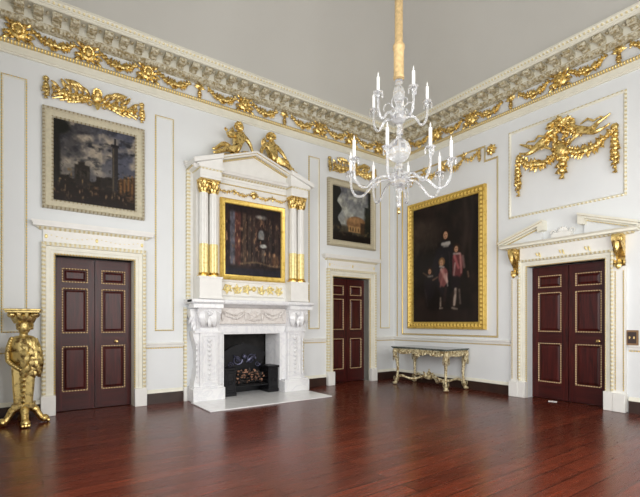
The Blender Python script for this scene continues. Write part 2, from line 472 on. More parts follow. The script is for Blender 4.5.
panel('B', 5.42, 8.1, 1.29, 5.13, .035)
panel('A', -.0-.01-8.28, -8.2, 1.1, 5.4, .03) if False else None
for x in (.12,): 
    mb = MB(); mb.box(x-.012, x+.012, -.012, 0, 1.09, 5.43); trim(mb, 'bead', 'B')

# ------------------------------------------------------------------ windows (west and south, behind the photographer)
def window(n, w, c):
    r = thing('window_%d' % n, '', '', (c, 0, 0), wall=w, kind='structure')
    mb = MB(); mb.frame(-.74, .74, .83, 4.07, [(0, 0), (0, .05), (.04, .07), (.1, .05), (.12, 0), (.12, -.28)])
    for k in range(1, 3): mb.box(-.62+1.24*k/3-.012, -.62+1.24*k/3+.012, .14, .17, .95, 3.95)
    for k in range(1, 6): mb.box(-.62, .62, .14, .17, .95+3*k/6-.012, .95+3*k/6+.012)
    mb.build('window_frame', 'white', r, kind='structure')
    mb = MB(); mb.box(-.62, .62, .18, .19, .95, 3.95); mb.build('window_pane', 'glasspane', r, kind='structure')
for i, y in enumerate(WIN_W): window(i+1, 'W', y)
for i, u in enumerate(WIN_S): window(i+4, 'S', u)

# ------------------------------------------------------------------ ornament helpers (work in wall coordinates, out = -y)
def flower(mb, x, z, r, y=-.02, n=6):
    for k in range(n):
        a = 2*PI*k/n; mb.ell((x+r*.6*math.cos(a), y-.006, z+r*.6*math.sin(a)), (r*.42, r*.3, r*.42), 6, 4)
    mb.ell((x, y-r*.3, z), (r*.34, r*.34, r*.34), 6, 4)
def spiral(mb, x, z, r, a0, turns, th, y=-.03, sgn=1):
    n = int(14*turns)+4
    mb.tube([(x+r*(1-.8*i/n)*math.cos(a0+sgn*2*PI*turns*i/n), y, z+r*(1-.8*i/n)*math.sin(a0+sgn*2*PI*turns*i/n)) for i in range(n+1)],
            [th*(1-.4*i/n) for i in range(n+1)], 6)
def swag(mb, p0, p1, sag, r0=.03, r1=.055, y=-.05, leaves=True, dens=1.0):
    mb.tube([(p0[0]+(p1[0]-p0[0])*i/12, y, p0[1]+(p1[1]-p0[1])*i/12-sag*4*(i/12)*(1-i/12)) for i in range(13)], r0*.5, 6)
    L = math.hypot(p1[0]-p0[0], p1[1]-p0[1])+sag; n = max(5, int(L/.065*dens)); rnd = random.Random(int(p0[0]*1000)+int(p1[1]*77))
    for i in range(n+1):
        t = i/n; x = p0[0]+(p1[0]-p0[0])*t; z = p0[1]+(p1[1]-p0[1])*t-sag*4*t*(1-t)
        r = r0+(r1-r0)*math.sin(PI*t)
        mb.ell((x+rnd.uniform(-.01, .01), y-rnd.uniform(0, .02), z+rnd.uniform(-.012, .012)), (r*rnd.uniform(.7, 1), r*.8, r*rnd.uniform(.7, 1)), 7, 5)
        if leaves:
            for s_ in (-1, 1):
                mb.leaf((x, y+.01, z), s_*(PI/2)+rnd.uniform(-.7, .7)+(0 if s_ > 0 else 0), r*2.0, r*.9, .2, .015, n=4)
def drop(mb, x, z0, z1, r=.05, y=-.04):
    mb.tube([(x, y, z0), (x, y, z1)], r*.3, 6)
    n = max(3, int((z0-z1)/(r*1.1))); rnd = random.Random(int(x*991))
    for i in range(n+1):
        t = i/n; z = z0+(z1-z0)*t; rr = r*(.75+.4*math.sin(PI*min(1, t*1.1)))*(1 if t < .85 else .7)
        mb.ell((x+rnd.uniform(-.3, .3)*r, y-rnd.uniform(0, .02), z), (rr*.85, rr*.75, rr*.8), 8, 6)
        for s_ in (-1, 1): mb.leaf((x, y, z), -PI/2+s_*rnd.uniform(.6, 1.4), rr*1.35, rr*1.1, .3, .03, n=4)
def face(mb, x, z, r, y=-.06, hair=True):
    mb.ell((x, y, z), (r*.72, r*.62, r*.95), 12, 9)
    mb.ell((x, y-r*.6, z-r*.06), (r*.1, r*.16, r*.22), 6, 4)                 # nose
    for s_ in (-1, 1):
        mb.ell((x+s_*r*.27, y-r*.52, z+r*.12), (r*.13, r*.07, r*.07), 6, 4)   # eyes
        mb.ell((x+s_*r*.3, y-r*.42, z-r*.25), (r*.2, r*.16, r*.2), 6, 4)      # cheeks
        mb.ell((x+s_*r*.72, y, z), (r*.1, r*.16, r*.2), 6, 4)                # ears
    mb.ell((x, y-r*.53, z-r*.42), (r*.2, r*.08, r*.07), 6, 4)                # mouth
    mb.ell((x, y-r*.42, z-r*.7), (r*.22, r*.16, r*.16), 6, 4)                # chin
    if hair:
        for k in range(11):
            a = -.3+k*(PI+.6)/10; mb.ell((x+r*.8*math.cos(a), y-.1*r, z+.1*r+r*.9*math.sin(a)), (r*.27, r*.3, r*.27), 6, 4)

# ------------------------------------------------------------------ doors
def door_leaf(r, x0, x1, knob=None):
    REC = .17; T = .05
    mb = MB(); mb.mi = 0
    st = .10 if x1-x0 < .6 else .12
    pz = [(.32, 1.05), (1.27, 2.0), (2.10, 2.32)]
    a, b = x0+.005, x1-.005
    # stiles and rails
    mb.box(a, a+st, REC, REC+T, .012, DH-.01); mb.box(b-st, b, REC, REC+T, .012, DH-.01)
    mb.mi = 1; zs = [.012]+[v for p in pz for v in p]+[DH-.01]
    for i in range(0, len(zs), 2): mb.box(a+st, b-st, REC, REC+T, zs[i], zs[i+1])
    lf = mb.build('door_leaf', ['mahog', 'mahog_rail'], r, kind=None)
    for z0, z1 in pz:
        p = MB(); p.frame(a+st, b-st, z0, z1, [(0, -REC), (.022, -REC-.018), (.03, -REC-.018), (.06, -REC-.003), (.062, -REC-.002)])
        p.add([(a+st+.062, REC+.002, z0+.062), (b-st-.062, REC+.002, z0+.062), (b-st-.062, REC+.002, z1-.062), (a+st+.062, REC+.002, z1-.062)], [(0, 1, 2, 3)])
        po = p.build('door_panel', 'mahog', lf, smooth=False)
        g = MB(); g.frame(a+st-.004, b-st+.004, z0-.004, z1+.004, [(0, -REC), (0, -REC+.008), (.008, -REC+.012), (.017, -REC+.006), (.018, -REC-.012)])
        g.build('panel_bead', 'bead_door', lf)
    if knob is not None:
        k = MB(); k.tube([(knob, REC, 1.12), (knob, REC-.02, 1.12), (knob, REC-.03, 1.12), (knob, REC-.05, 1.12), (knob, REC-.07, 1.12), (knob, REC-.085, 1.12)], [.028, .026, .009, .012, .026, .012], 12)
        k.build('knob', 'brass', lf)
def door(n, w, c, hw, half_out, knobs, style):
    r = thing('door_%d' % n, '', '', (c, 0, 0), wall=w, kind='structure')
    door_leaf(r, -hw, 0, knobs[0]); door_leaf(r, 0, hw, knobs[1])
    ZO = DH+(half_out-hw)                                    # top of architrave
    mb = MB(); a = half_out-hw
    mb.mi = 1; mb.arch(-half_out, half_out, ZO, [(0, 0), (0, .09), (a*.10, .10), (a*.28, .085)], .30)
    mb.mi = 0; mb.arch(-half_out, half_out, ZO, [(a*.28, .085), (a*.33, .06), (a*.62, .055), (a*.64, .045), (a*.86, .04)], .30)
    mb.mi = 2; mb.arch(-half_out, half_out, ZO, [(a*.86, .04), (a*.93, .045), (a*1.0, .03)], .30)
    mb.mi = 0; mb.arch(-half_out, half_out, ZO, [(a, .03), (a, -.169)], .0)
    mb.build('architrave', ['cream', 'eggs', 'bead'], r)
    for sgn in (-1, 1):
        p = MB(); x = sorted((sgn*(half_out+.012), sgn*(hw+.001)))
        p.box(x[0], x[1], -.11, 0, .0, .31, .006); p.build('plinth', 'white', r)
    return r, ZO
def small_hood(r, ZO, ho):
    f = MB(); f.box(-ho+.02, ho-.02, -.05, 0, ZO, ZO+.19)
    f.mi = 1
    for x in (-ho+.06, 0, ho-.06):                           # small gilt rosettes and husks on the frieze
        f.ell((x, -.055, ZO+.09), (.022, .014, .035), 8, 5)
    for s_ in (-1, 1):
        for k in range(9):
            t = (k+1)/10; f.ell((s_*(ho-.06)*t, -.053, ZO+.13-.055*math.sin(PI*t)), (.014, .006, .006), 6, 4)
    f.mi = 0
    f.build('frieze', ['white', 'gilt_pale'], r)
    c = MB(); z = ZO+.19
    c.mi = 1; c.mould(-ho+.02, ho-.02, [(.0, z), (.05, z), (.065, z+.02), (.085, z+.035), (.085, z+.04)])
    c.mi = 0; c.mould(-ho+.02, ho-.02, [(.085, z+.04), (.13, z+.045), (.13, z+.075), (.155, z+.11), (.155, z+.125), (0, z+.13)])
    c.build('cornice', ['white', 'eggs'], r)
d1, ZO1 = door(1, 'A', D1, HW1, .76, (None, .33), 0); small_hood(d1, ZO1, .76)
d3, ZO3 = door(3, 'A', D3, HW3, .745, (None, None), 0); small_hood(d3, ZO3, .745)
d2, ZO2 = door(2, 'B', D2, HW2, .80, (None, .50), 1)
# pilaster strips, consoles, frieze and broken pediment of the east door
for s_ in (-1, 1):
    p = MB(); x = sorted((s_*.80, s_*.97)); p.box(x[0], x[1], -.06, 0, .30, 2.35); 
    p.mi = 1; p.box(x[0]+.02, x[0]+.035, -.066, -.05, .34, 2.28); p.box(x[1]-.035, x[1]-.02, -.066, -.05, .34, 2.28)
    p.build('pilaster_strip', ['white', 'bead'], d2)
    p = MB(); x = sorted((s_*.805, s_*.985)); p.box(x[0], x[1], -.12, 0, 0, .30, .006); p.build('plinth', 'white', d2)
    k = MB(); pr = []
    for i in range(15):
        t = i/14; pr.append((-.10-.10*math.cos(t*PI*1.0)**1-.0-.025*math.sin(t*2*PI)-.0, 2.86-.50*t))
    pr = [(-.0, 2.86)]+[(y, z) for y, z in pr]+[(0, 2.36)]
    x = (s_*.885-.065, s_*.885+.065); k.prism_x([(min(0, y), z) for y, z in pr], *x)
    for xx in x:
        k.tube([(xx, -.13+.06*math.cos(q*.7)*(1-q/16), 2.78+.06*math.sin(q*.7)*(1-q/16)) for q in range(14)], .012, 6)
        k.tube([(xx, -.05+.035*math.cos(q*.7)*(1-q/16), 2.42+.04*math.sin(q*.7)*(1-q/16)) for q in range(14)], .010, 6)
    k.leaf((s_*.885, -.06, 2.46), -PI/2, .16, .12, .35, .05)
    k.leaf((s_*.885, -.17, 2.80), -PI/2, .24, .09, -.2, .03)
    k.build('console', 'gilt', d2)
f = MB(); zf0 = ZO2; f.box(-.79, .79, -.05, 0, zf0, 2.86)
f.mi = 1
for x in (-.42, 0, .42):
    f.leaf((x, -.055, 2.75), -PI/2+.4, .11, .035, .1, .02); f.leaf((x-.02, -.055, 2.68), PI/2+.4, .08, .03, .1, .02)
f.build('frieze', ['white', 'gilt_pale'], d2)
c = MB(); z = 2.86; ho = .98
c.mi = 1; c.mould(-ho, ho, [(.0, z), (.08, z), (.10, z+.02), (.10, z+.025)])
c.mi = 0; c.mould(-ho, ho, [(.10, z+.025), (.17, z+.03), (.17, z+.065), (.20, z+.09), (.0, z+.10)])
c.build('cornice', ['cream', 'eggs'], d2)
zb = 2.955
for s_ in (-1, 1):
    c = MB()
    xe, xi = s_*1.17, s_*.30; slope = .335
    zi = zb+slope*abs(xe-xi)
    th = .075
    # tympanum wing
    c.mi = 1; c.prism([(xe-s_*.12, zb), (xi+s_*.06, zb), (xi+s_*.06, zi-.03), (xe-s_*.12, zb+.02)], -.06, 0)
    # raking cornice as stacked slabs
    c.mi = 0
    for (dz0, dz1, o) in ((-.035, .0, .10), (0, .04, .17), (.04, th, .20)):
        c.prism([(xe, zb+dz0), (xi, zi+dz0), (xi, zi+dz1), (xe, zb+dz1)], -o, 0)
    c.prism([(xi-s_*.006, zi-.11), (xi+s_*.10, zi-.14), (xi+s_*.10, zi-.02), (xi-s_*.006, zi+.005)], -.165, -.002)
    c.mi = 2; c.prism([(xe, zb+.036), (xi+s_*.004, zi+.036), (xi+s_*.004, zi+.046), (xe, zb+.046)], -.18, -.002); c.prism([(xe-s_*.01, zb-.036), (xi+s_*.12, zi-.036-slope*.12), (xi+s_*.12, zi-.026-slope*.12), (xe-s_*.01, zb-.026)], -.11, -.002)
    c.build('pediment_wing', ['cream', 'wall', 'bead'], d2)
c = MB(); c.box(-.17, .17, -.12, 0, zb, zb+.07); c.box(-.15, .15, -.10, 0, zb+.07, zb+.10); [c.leaf((0, -.03, zb+.10), PI*(q_+.5)/7, .11, .06, .1, .02, n=5) for q_ in range(7)]; spiral(c, -.17, zb+.11, .05, 0, 1.2, .014, -.05, 1); spiral(c, .17, zb+.11, .05, PI, 1.2, .014, -.05, -1); c.lathe([(.05, 0), (.10, .02), (.05, .05), (.03, .07), (.11, .12), (.15, .15), (.14, .165), (.02, .17)], (0, -.0, zb+.03), 16, a0=PI, a1=2*PI) if False else None
c.build('plinth_block', 'white', d2)

# ------------------------------------------------------------------ chimneypiece
r = thing('chimneypiece', 'white marble chimneypiece with carved swags, scrolled jambs and projecting shelf', 'fireplace', (FX, 0, 0), wall='A')
J0, J1 = .645, 1.24                            # jamb half extents
def jamb(s_):
    mb = MB()
    X = lambda a, b: sorted((s_*a, s_*b))
    x = X(J0, 1.255); mb.box(x[0], x[1], -.36, 0, .0, .24, .008)
    x = X(J0+.02, 1.235); mb.box(x[0], x[1], -.335, 0, .24, .27)
    x = X(J0+.0, .76); mb.box(x[0], x[1], -.20, 0, .27, 1.25)                # inner slip
    x = X(.76, 1.10); mb.box(x[0], x[1], -.28, 0, .27, 1.38)                 # pilaster body
    x = X(.72, 1.21); mb.box(x[0], x[1], -.31, 0, 1.25, 1.29)
    pf = MB(); x = X(.795, 1.065)
    pf.frame(x[0], x[1], .33, 1.21, [(0, .28), (.0, .292), (.015, .292), (.03, .281)])
    mb.add(pf.v, pf.f)
    # outer scroll flank, swelling at the foot and the top
    n = 15; pr = [(s_*1.10, .27)]
    for i in range(n+1):
        t = i/n; pr.append((s_*(1.10+.03+.075*math.exp(-(t*4.)**2)+.09*math.exp(-((1-t)*4.)**2)),   .27+1.0*t))
    pr.append((s_*1.10, 1.27)); mb.prism(pr, -.24, 0)
    o = mb.build('jamb', 'marble', r)
    h = MB()                                                                  # husk drop on the pilaster face
    for k in range(9):
        z = 1.15-.09*k; sc = 1-.05*k
        h.leaf((s_*.93, -.28, z), -PI/2, .085*sc, .075*sc, .2, .03, n=4)
        for q in (-1, 1): h.leaf((s_*.93, -.28, z), -PI/2+q*.8, .07*sc, .04*sc, .2, .02, n=4)
        h.ell((s_*.93, -.29, z), .016*sc, 6, 4)
    h.build('husk_drop', 'marble', o); h = MB()
    for k in range(8):
        h.leaf((s_*1.145, -.24, 1.12-.1*k), -PI/2, .10, .055, .2, .02, n=4)
    h.build('husk_drop', 'marble', o)
    c = MB()                                                                  # console with eagle-like volutes under the shelf
    pr = []
    for i in range(13):
        t = i/12; pr.append((-.26-.15*math.sin(PI*.5*t)**2-.02*math.sin(t*2*PI), 1.29+.43*t))
    c.prism_x([(0, 1.29)]+pr+[(0, 1.72)], *X(.74, 1.17))
    for xx in (.74, .88, 1.03, 1.17):
        c.tube([(s_*xx, -.34+.06*math.cos(q*.75)*(1-q/15), 1.64+.06*math.sin(q*.75)*(1-q/15)) for q in range(13)], .014, 6)
    for xx in (.85, 1.06): c.leaf((s_*xx, -.34, 1.69), -PI/2, .33, .22, -.15, .05, n=9)
    flower(c, s_*.955, 1.62, .05, -.40); c.leaf((s_*.955, -.36, 1.56), -PI/2, .22, .10, -.1, .04)
    for k in range(3):
        c.leaf((s_*1.16, -.2, 1.64-.08*k), -PI/2+s_*(.55-.2*k), .26, .09, .1, .04)
    c.prism([(s_*1.14, 1.70), (s_*1.27, 1.68), (s_*1.265, 1.58), (s_*1.19, 1.44), (s_*1.14, 1.35)], -.25, 0)
    c.build('console', 'marble', o)
for s_ in (-1, 1): jamb(s_)
mb = MB(); mb.box(-.76, .76, -.20, 0, 1.25, 1.39)
mb.frame(-.60, .60, -.5, 1.155, [(0, .20), (.0, .215), (-.03, .215), (-.035, .20)]) if False else None
mb.mould(-.74, .74, [(.20, 1.375), (.235, 1.38), (.245, 1.405), (.20, 1.415)], ret=False)
mb.build('lintel', 'marble', r)
mb = MB(); mb.arch(-.644, .644, 1.248, [(0, .205), (.0, .215), (.03, .215), (.035, .2), (.035, -.02)], 0.245) ; mb.build('inner_slip', 'marble', r)
mb = MB(); mb.box(-.74, .74, -.25, 0, 1.415, 1.72); fo = mb.build('frieze', 'marble_warm', r)
g = MB()
for s_ in (-1, 1):
    swag(g, (s_*.64, 1.645), (s_*.20, 1.645), .12, .022, .038, -.265, False, 1.8)
    swag(g, (s_*.60, 1.645), (s_*.24, 1.645), .05, .012, .02, -.262, False, 1.8)
    flower(g, s_*.66, 1.655, .035, -.26); flower(g, s_*.18, 1.655, .035, -.26)
    g.leaf((s_*.66, -.25, 1.625), -PI/2, .16, .06, .1, .03); g.leaf((s_*.18, -.25, 1.625), -PI/2, .16, .06, .1, .03)
    g.leaf((0, -.26, 1.565), PI/2-s_*1.2, .15, .06, .1, .03); g.leaf((0, -.26, 1.545), -PI/2+s_*1.1, .14, .06, .1, .03)
g.ell((0, -.26, 1.565), (.10, .035, .115), 14, 8); face(g, 0, 1.575, .06, -.28)
g.build('carved_swags', 'marble_warm', fo)
mb = MB(); mb.mould(-1.13, 1.13, [(.0, 1.64), (.26, 1.64), (.29, 1.66), (.30, 1.69), (.33, 1.70)], ret=False)
sh = [(0, 1.64), (.13, 1.645), (.15, 1.67), (.17, 1.70), (.25, 1.715), (.26, 1.73), (.26, 1.765), (.245, 1.78), (0, 1.785)]
mb = MB(); mb.mould(-1.13, 1.13, [(o+.19 if o > 0 else 0, z) for o, z in sh], ret=False) if False else None
vs = []
def slab(mb, hx, prof):                                # returns on three sides with its own side overhang
    n = len(prof); v = []
    for sx_, oy, z in prof: v += [(-hx-sx_, 0, z), (-hx-sx_, -oy, z), (hx+sx_, -oy, z), (hx+sx_, 0, z)]
    f = [(k*4+j, k*4+j+1, (k+1)*4+j+1, (k+1)*4+j) for k in range(n-1) for j in range(3)]
    f += [(0, 1, 2, 3), tuple(range((n-1)*4, n*4))[::-1]]
    mb.add(v, f)
slab(mb, 1.18, [(0, .30, 1.72), (.03, .34, 1.735), (.05, .37, 1.765), (.10, .41, 1.78), (.12, .425, 1.79), (.13, .44, 1.81), (.13, .44, 1.85), (.12, .43, 1.865)])
for s_ in (-1, 1): mb.box(*sorted((s_*.72, s_*1.28)), -.455, -.2, 1.705, 1.775); mb.box(*sorted((s_*.70, s_*1.31)), -.47, -.2, 1.80, 1.86, .01)
mb.build('shelf', 'marble', r)
fb = MB()                                               # sooty recess with splayed marble cheeks
fb.box(-.645, .645, .45, .5, 0, 1.24); fb.box(-.645, -.60, .30, .45, 0, 1.24); fb.box(.60, .645, .30, .45, 0, 1.24)
fb.box(-.645, .645, .30, .45, 1.22, 1.24); fb.box(-.64, .64, .0, .5, -.02, .012)
fb.build('firebox', 'brick', r, smooth=False)
for s_ in (-1, 1):
    fb = MB(); fb.add([(s_*.644, -.2, .02), (s_*.644, -.2, 1.246), (s_*.58, .34, .02), (s_*.58, .34, 1.236), (s_*.644, .34, .02), (s_*.644, .34, 1.236)], [(0, 1, 3, 2), (2, 3, 5, 4), (0, 2, 4), (1, 5, 3)])
    fb.build('cheek', 'marble', r, smooth=False)
for s_ in (-1, 1):                                       # carved border strips beside the jambs
    bs = MB(); bs.box(*sorted((s_*1.262, s_*1.275)), -.05, 0, .25, 1.72); bs.mi = 1; bs.box(*sorted((s_*1.27, s_*1.315)), -.06, -.0, .25, 1.72)
    bs.mi = 0; bs.box(*sorted((s_*1.262, s_*1.325)), -.08, 0, 0, .25); bs.build('border_strip', ['white', 'eggs'], r)
# hearth slab
mb = MB(); mb.box(FX-1.30, FX+1.16, -1.28, -.362, 0, .02, .004); mb.box(FX-.64, FX+.64, -.363, .28, 0, .0195)
tag(mb.build('hearth_slab', 'hearth'), 'pale marble hearth slab set in the red floorboards before the fireplace', 'hearth')

# grate
r = thing('fire_grate', 'black cast-iron fire grate with scrolled side cheeks inside the fireplace', 'grate', (FX, 0, .0205), wall='A')
mb = MB(); mb.prism([(-.40, .0), (.40, .0), (.42, .60), (.50, .78), (.28, .92), (0, 1.0), (-.28, .92), (-.50, .78), (-.42, .60)], .20, .23)
bp = mb.build('fireback', 'iron', r)
g = MB(); hi_ = simple('painted_iron_highlight', (.10, .10, .16), .3, metal=.6, nscale=30, var=.5)  # lighter iron colour paints a highlight onto the relief
for s_ in (-1, 1):
    spiral(g, s_*.15, .66, .11, 0, 1.4, .016, .185, s_); g.leaf((s_*.05, .19, .60), PI/2-s_*.9, .26, .07, .1, .03)
    spiral(g, s_*.30, .56, .06, 0, 1.3, .012, .185, -s_)
face(g, 0, .72, .06, .17, False); g.build('cast_relief', hi_, bp)
for s_ in (-1, 1):
    mb = MB(); x = sorted((s_*.36, s_*.58)); mb.box(x[0], x[1], -.20, .14, .06, .50, .01); mb.box(x[0]-.02, x[1]+.02, -.22, .15, .50, .54, .006)
    mb.box(x[0]-.012, x[1]+.012, -.215, .15, .0, .07, .008)
    mb.frame(x[0]+.03, x[1]-.03, .10, .46, [(0, .20), (.0, .208), (.012, .208), (.02, .20)])
    spiral(mb, s_*.47, .25, .055, 0, 1.5, .01, -.205); mb.build('side_cheek', 'iron', r)
for k in range(5):
    mb = MB(); z = .20+.055*k; mb.tube([(-.36, -.12, z), (-.12, -.18, z), (.12, -.18, z), (.36, -.12, z)], .008, 8); mb.build('front_bar', 'iron', r)
mb = MB(); mb.box(-.36, .36, -.16, -.13, .15, .18)
for k in range(9): x = -.32+.08*k; mb.box(x-.008, x+.008, -.15, .2, .165, .18)
mb.build('bottom_bars', 'iron', r)
mb = MB(); rnd = random.Random(3)
for k in range(130):
    x = rnd.uniform(-.33, .33); y = rnd.uniform(-.13, .17); z = .22+rnd.uniform(0, .26)*(1-abs(x)*.9)+.03
    mb.mi = 1 if rnd.random() < .5 else 0
    q = rnd.uniform(.02, .038); mb.ell((FX+x, y, z), (q, q*.8, q*.7), 6, 4, Matrix.Rotation(rnd.uniform(0, 3), 3, 'Y'))
o = mb.build('coals', [simple('black_coal', (.03, .022, .02), .5, bmp=.5), simple('burnt_coal', (.42, .22, .14), .7, bmp=.5)])
tag(o, 'heap of dark coals piled in the iron grate of the fireplace', 'coals'); o['kind'] = 'stuff'

# ------------------------------------------------------------------ overmantel
r = thing('overmantel', 'white and gilt pedimented overmantel with paired fluted columns above the marble shelf', 'overmantel', (FX, 0, 0), wall='A')
mb = MB(); mb.box(-1.25, 1.25, -.05, 0, 1.871, 4.36)
mb.mi = 1
for s_ in (-1, 1):
    mb.box(*sorted((s_*1.25, s_*1.27)), -.07, 0, 1.871, 4.36)
    mb.box(*sorted((s_*1.205, s_*1.25)), -.07, -.04, 1.871, 4.36)
mb.mi = 2
for s_ in (-1, 1):
    x = sorted((s_*1.19, s_*1.30)); mb.box(x[0], x[1], -.09, 0, 4.33, 4.37); mb.box(x[0]-.02, x[1]+.02, -.11, 0, 4.37, 4.40)
mb.build('back_panel', ['white', 'eggs', 'white'], r)
mb = MB(); mb.box(-1.15, 1.15, -.22, -.05, 1.871, 4.15); mb.build('body', 'white', r)
CX = .955
for s_ in (-1, 1):
    mb = MB(); mb.box(s_*CX-.21, s_*CX+.21, -.44, -.22, 1.871, 2.25, .004); mb.box(s_*CX-.225, s_*CX+.225, -.455, -.22, 2.24, 2.275)
    mb.box(s_*CX-.22, s_*CX+.22, -.45, -.22, 1.871, 1.91)
    mb.build('pedestal', 'white', r)
    for dx, rr, yy in ((-.095, .082, -.33), (.090, .082, -.33)):
        mb = MB(); c = (s_*CX+dx, yy, 0)
        mb.mi = 1; mb.lathe([(rr+.03, 2.275), (rr+.032, 2.30), (rr+.005, 2.318), (rr+.02, 2.335), (rr+.004, 2.35)], c, 20)
        mb.mi = 2; mb.lathe([(rr, 2.35), (rr, 2.87)], c, 48, 12, .10)
        mb.mi = 0; mb.lathe([(rr, 2.87), (rr*.96, 3.3), (rr*.90, 3.80)], c, 48, 12, .10)
        cc = mb.build('column', ['white', 'gilt', 'gilt_pale'], r)
        k = MB()
        for row, (z, L, n_) in enumerate(((3.80, .10, 8), (3.86, .11, 8))):
            for j in range(n_):
                a = 2*PI*j/n_+row*PI/n_
                t = MB(); t.leaf((0, 0, 0), PI/2, L, .06, .5, .012, n=4)
                Rz = Matrix.Rotation(a, 3, 'Z')
                k.add([Rz@(Vector(v)+Vector((0, -rr*.92, 0)))+Vector((c[0], c[1], z)) for v in t.v], t.f)
        for a in (PI/4, 3*PI/4, 5*PI/4, 7*PI/4): k.ell((c[0]+.10*math.cos(a), c[1]+.10*math.sin(a), 3.99), (.03, .03, .028), 8, 5)
        k.lathe([(rr*.92, 3.795), (rr*.98, 3.81), (rr*.85, 3.83), (rr*.85, 3.95), (rr*1.25, 4.01)], c, 14)
        k.box(c[0]-.10, c[0]+.10, c[1]-.10, c[1]+.10, 4.01, 4.04, .004)
        k.build('capital', 'gilt', cc)
# entablature with breaks over the columns, then the pediment
mb = MB(); mb.box(-1.15, 1.15, -.24, -.05, 4.15, 4.22)
for s_ in (-1, 1): mb.box(s_*CX-.20, s_*CX+.20, -.44, -.22, 4.04, 4.20); mb.box(s_*CX-.205, s_*CX+.205, -.45, -.22, 4.08, 4.09)
mb.mi = 1; mb.box(-.76, .76, -.25, -.22, 4.06, 4.075)
mb.build('entablature', ['white', 'bead'], r)
mb = MB()
mb.mi = 1; slab(mb, 1.10, [(.04, .26, 4.195), (.07, .29, 4.215), (.07, .29, 4.22)])
mb.mi = 0; slab(mb, 1.10, [(.07, .29, 4.22), (.13, .36, 4.225), (.14, .37, 4.255), (.16, .39, 4.27), (.16, .39, 4.28)])
for s_ in (-1, 1):
    mb.mi = 0; mb.box(s_*CX-.24, s_*CX+.24, -.49, -.2, 4.215, 4.27); mb.mi = 1; mb.box(s_*CX-.215, s_*CX+.215, -.465, -.2, 4.195, 4.215)
mb.build('cornice', ['white', 'eggs'], r)
mb = MB(); zb = 4.275; xe = 1.27; sl = (4.80-.09-zb)/xe
mb.prism([(-xe+.1, zb), (xe-.1, zb), (0, zb+sl*xe)], -.26, -.05)
mb.mi = 1
for s_ in (-1, 1):
    mb.mi = 2; mb.prism([(s_*xe, zb-.03), (0, zb+sl*xe-.03), (0, zb+sl*xe-.005), (s_*xe, zb-.005)], -.31, -.05)
    mb.mi = 1
    for dz0, dz1, o in ((0, .03, .37), (.035, .07, .40)):
        mb.prism([(s_*xe, zb+dz0), (0, zb+sl*xe+dz0), (0, zb+sl*xe+dz1), (s_*xe, zb+dz1)], -o, -.05)
    mb.prism([(s_*(xe+.012), zb-.008), (s_*.73, zb+sl*(xe-.73)-.008), (s_*.73, zb+sl*(xe-.73)+.075), (s_*(xe+.012), zb+.073)], -.50, -.045); mb.mi = 0; mb.prism([(s_*(xe-.06), zb-.004), (s_*.735, zb-.004), (s_*.735, zb+sl*(xe-.735)-.01), (s_*(xe-.06), zb+sl*.06-.01)], -.45, -.048); mb.mi = 1
    
for s_ in (-1, 1): mb.mi = 2; mb.prism([(s_*xe, zb+.028), (0, zb+sl*xe+.028), (0, zb+sl*xe+.037), (s_*xe, zb+.037)], -.385, -.05)
mb.build('pediment', ['white', 'white', 'bead'], r)
g = MB()                                                    # thin gilt garland above the picture
for s_ in (-1, 1):
    swag(g, (s_*.10, 3.94), (s_*.42, 3.98), .05, .016, .026, -.24, True, 1.3); swag(g, (s_*.42, 3.98), (s_*.74, 3.96), .05, .014, .024, -.24, True, 1.3)
    g.leaf((s_*.42, -.24, 3.98), -PI/2, .1, .05, .2, .02)
for k in range(7): g.leaf((0, -.24, 3.93), PI*k/6, .10, .05, .2, .03, n=4)
g.ell((0, -.255, 3.93), (.05, .04, .06), 8, 6)
g.build('garland', 'gilt', r)
g = MB(); g.box(-.68, .68, -.235, -.22, 1.955, 2.205)
g.frame(-.70, .70, 1.93, 2.225, [(0, .22), (0, .235), (.01, .245), (.02, .235)]); g.mi = 1
for s_ in (-1, 1):
    for k in range(3):
        cx = s_*(.16+.2*k); spiral(g, cx, 2.08, .085, 0, 1.4, .015, -.25, s_*(1 if k % 2 else -1))
        flower(g, cx, 2.08, .03, -.25)
        for q in range(5): g.leaf((cx, -.24, 2.08), q*1.26+.4*k, .11, .045, .2, .02, n=4)
face(g, 0, 2.09, .05, -.25)
g.build('scroll_panel', ['white', 'gilt_pale'], r)

